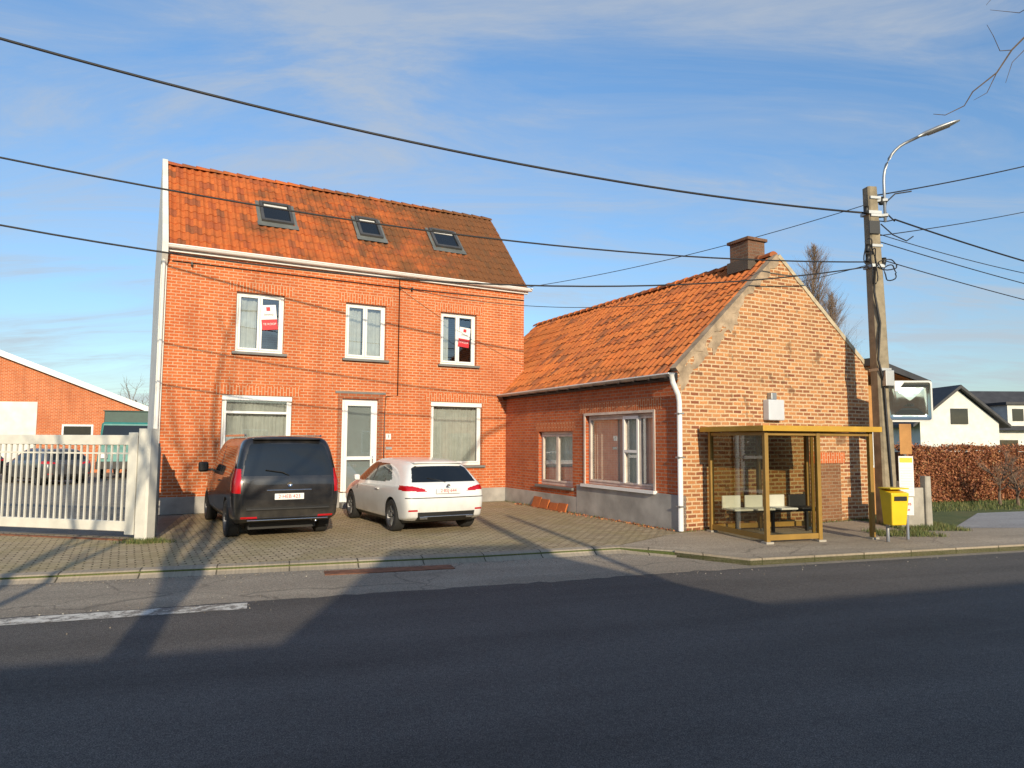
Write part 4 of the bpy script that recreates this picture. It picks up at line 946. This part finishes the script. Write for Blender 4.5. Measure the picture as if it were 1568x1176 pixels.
# ------------------------------------------------------------------ behind the camera : opposite side of the street
sheet('opposite_pavement',[(-60,-26),(70,15.0),(70,18.5),(1,-1.0+.0),(-60,-22.6)],-.02,MPAV,thick=.1)
OH=empty('brick_house',(1.555,-6.0,0),RA+.02)
wd=5.52; ez=4.12; th=5.75
pr=[(-30,0),(45,0),(45,ez),(wd,ez),(wd-1.62,th),(1.62,th),(0,ez),(-30,ez)]
n=len(pr); V=[(a,0,b) for a,b in pr]+[(a,-6,b) for a,b in pr]
mk('walls',V,[tuple(range(n)),tuple(range(2*n-1,n-1,-1))]+[(i,(i+1)%n,n+(i+1)%n,n+i) for i in range(n)],MB,OH)
boxes('windows',[(x,x+1.4,.005,.04,1.0,2.4) for x in (-26,-22,-18,-14,-10,-6,-2.5,.8,3.4,8,12,16,20)],MCG,OH)
boxes('window_frames',[(x-.07,x+1.47,.0,.03,.93,2.47) for x in (-26,-22,-18,-14,-10,-6,-2.5,.8,3.4,8,12,16,20)],MW,OH)
sd=Vector((.28,-.96))
t1=Vector((-3.0,6.5))+sd*10.0; tree('bare_tree',(t1.x,t1.y,-.02),5.2,.26,3,.45,.05,nb=2,seed=12)
t2=Vector((-5.5,7.4))+sd*9.6; tree('bare_tree',(t2.x,t2.y,-.02),4.6,.15,3,.4,.05,lean=(.03,0,1),nb=2,seed=17)
t3=Vector((1.35,12.58))+sd*17.6
tube('flag_pole',[(t3.x,t3.y,0),(t3.x,t3.y,7.2)],.08,MGAL)
# overhanging twigs at upper right, from a tree behind on the near side
random.seed(15); V=[];F=[]
def poly(pts,r0,r1):
    k_=len(V); n=len(pts)
    for i,pp in enumerate(pts):
        rr2=r0+(r1-r0)*i/(n-1); d=(Vector(pts[min(i+1,n-1)])-Vector(pts[max(i-1,0)])).normalized(); a=Vector((.3,1,0)) if abs(d.y)<.8 else Vector((0,0,1)); u=d.cross(a).normalized(); w=d.cross(u)
        for s in range(5): t=2*math.pi*s/5; V.append(Vector(pp)+u*math.cos(t)*rr2+w*math.sin(t)*rr2)
    for i in range(n-1):
        for s in range(5): F.append((k_+i*5+s,k_+i*5+(s+1)%5,k_+i*5+5+(s+1)%5,k_+i*5+5+s))
poly([(4.6,-2.6,-.05),(4.7,-2.6,3),(4.8,-2.4,6),(5.0,-1.8,8.4)],.20,.08)
poly([(5.0,-1.8,8.4),(5.3,.5,8.9),(5.5,3,8.6),(5.7,5.2,7.7),(5.6,6.3,6.9),(5.3,6.9,6.05)],.06,.012)
poly([(5.3,6.9,6.05),(5.1,6.9,5.85),(4.95,6.92,5.62),(4.7,6.93,5.42),(4.62,6.95,5.28),(4.42,6.95,5.18),(4.3,6.95,5.19)],.010,.003)
poly([(4.95,6.92,5.62),(4.86,6.95,5.42),(4.72,6.95,5.34)],.005,.002); poly([(5.1,6.9,5.85),(4.98,6.9,5.84),(4.92,6.9,6.0),(4.86,6.9,6.12)],.005,.002)
poly([(5.3,6.9,6.05),(5.28,6.9,5.9),(5.1,6.9,5.72),(5.02,6.9,5.5)],.006,.002)
poly([(5.6,6.3,6.9),(5.4,6.7,6.72),(5.2,6.88,6.55),(4.95,6.88,6.42),(4.62,6.88,6.40)],.012,.003)
poly([(5.2,6.88,6.55),(5.0,6.88,6.5),(4.85,6.88,6.32)],.005,.002); poly([(4.95,6.88,6.42),(4.75,6.88,6.5),(4.6,6.88,6.55)],.004,.002)
poly([(5.6,6.3,6.9),(5.5,6.7,6.4),(5.2,6.9,6.25),(4.9,6.9,6.28)],.008,.002)
mk('overhanging_tree',V,F,MBARK)
# ------------------------------------------------------------------ light + world
EL=math.radians(17.5); AZ=math.atan2(.28,-.96)
S_=Vector((math.sin(AZ)*math.cos(EL),math.cos(AZ)*math.cos(EL),math.sin(EL)))
ld=bpy.data.lights.new('sun','SUN'); ld.energy=5.0; ld.angle=math.radians(.5); ld.color=(1,.85,.62)
lo=bpy.data.objects.new('sun',ld); sc.collection.objects.link(lo); lo.rotation_euler=S_.to_track_quat('Z','Y').to_euler()
w=bpy.data.worlds.new('World'); sc.world=w; w.use_nodes=True; nt=w.node_tree; bg=nt.nodes['Background']
sk=nt.nodes.new('ShaderNodeTexSky'); sk.sky_type='NISHITA'; sk.sun_disc=False; sk.sun_elevation=EL; sk.sun_rotation=AZ; sk.air_density=1.0; sk.dust_density=.5; sk.ozone_density=1.3
tc=nt.nodes.new('ShaderNodeTexCoord').outputs['Generated']
sx=nt.nodes.new('ShaderNodeSeparateXYZ'); nt.links.new(tc,sx.inputs[0])
zz=math_(nt,'ADD',math_(nt,'MAXIMUM',sx.outputs[2],0.0),.16)
cx=nt.nodes.new('ShaderNodeCombineXYZ'); nt.links.new(math_(nt,'DIVIDE',sx.outputs[0],zz),cx.inputs[0]); nt.links.new(math_(nt,'DIVIDE',sx.outputs[1],zz),cx.inputs[1])
mp=nt.nodes.new('ShaderNodeMapping'); mp.inputs['Rotation'].default_value=(0,0,-.45); mp.inputs['Scale'].default_value=(.7,2.0,1); nt.links.new(cx.outputs[0],mp.inputs[0])
mpb=nt.nodes.new('ShaderNodeMapping'); mpb.inputs['Rotation'].default_value=(0,0,-.2); mpb.inputs['Scale'].default_value=(.6,1.0,1); nt.links.new(cx.outputs[0],mpb.inputs[0])
n1=noise(nt,mp.outputs[0],1.5,9,.66,.9); n2=noise(nt,mpb.outputs[0],.9,5,.55,.4)
cl=ramp(nt,math_(nt,'ADD',math_(nt,'MULTIPLY',n1,.62),math_(nt,'MULTIPLY',n2,.38)),[(.40,0),(.49,.3),(.60,1)])
gr=ramp(nt,sx.outputs[2],[(0,(.92,1.06,1.20)),(.25,(1.1,1.36,1.60)),(.6,(1.25,1.68,2.0))])
skb=mix(nt,1.0,sk.outputs[0],gr,'MULTIPLY')
col=mix(nt,math_(nt,'MULTIPLY',cl,.68),skb,(4.7,5.1,5.6))
nt.links.new(col,bg.inputs[0]); bg.inputs[1].default_value=.11
# ------------------------------------------------------------------ camera
cd=bpy.data.cameras.new('camera'); cd.sensor_width=36; cd.lens=1076.5/1568*36; cd.clip_end=3000; cd.clip_start=.05
co=bpy.data.objects.new('camera',cd); sc.collection.objects.link(co)
co.matrix_world=Matrix.Translation((0,0,1.6*K))@Matrix.Rotation(math.pi/2+.0809,4,'X')@Matrix.Rotation(.0054,4,'Z')
sc.camera=co
sc.view_settings.view_transform='Standard'; sc.view_settings.look='None'; sc.view_settings.exposure=0
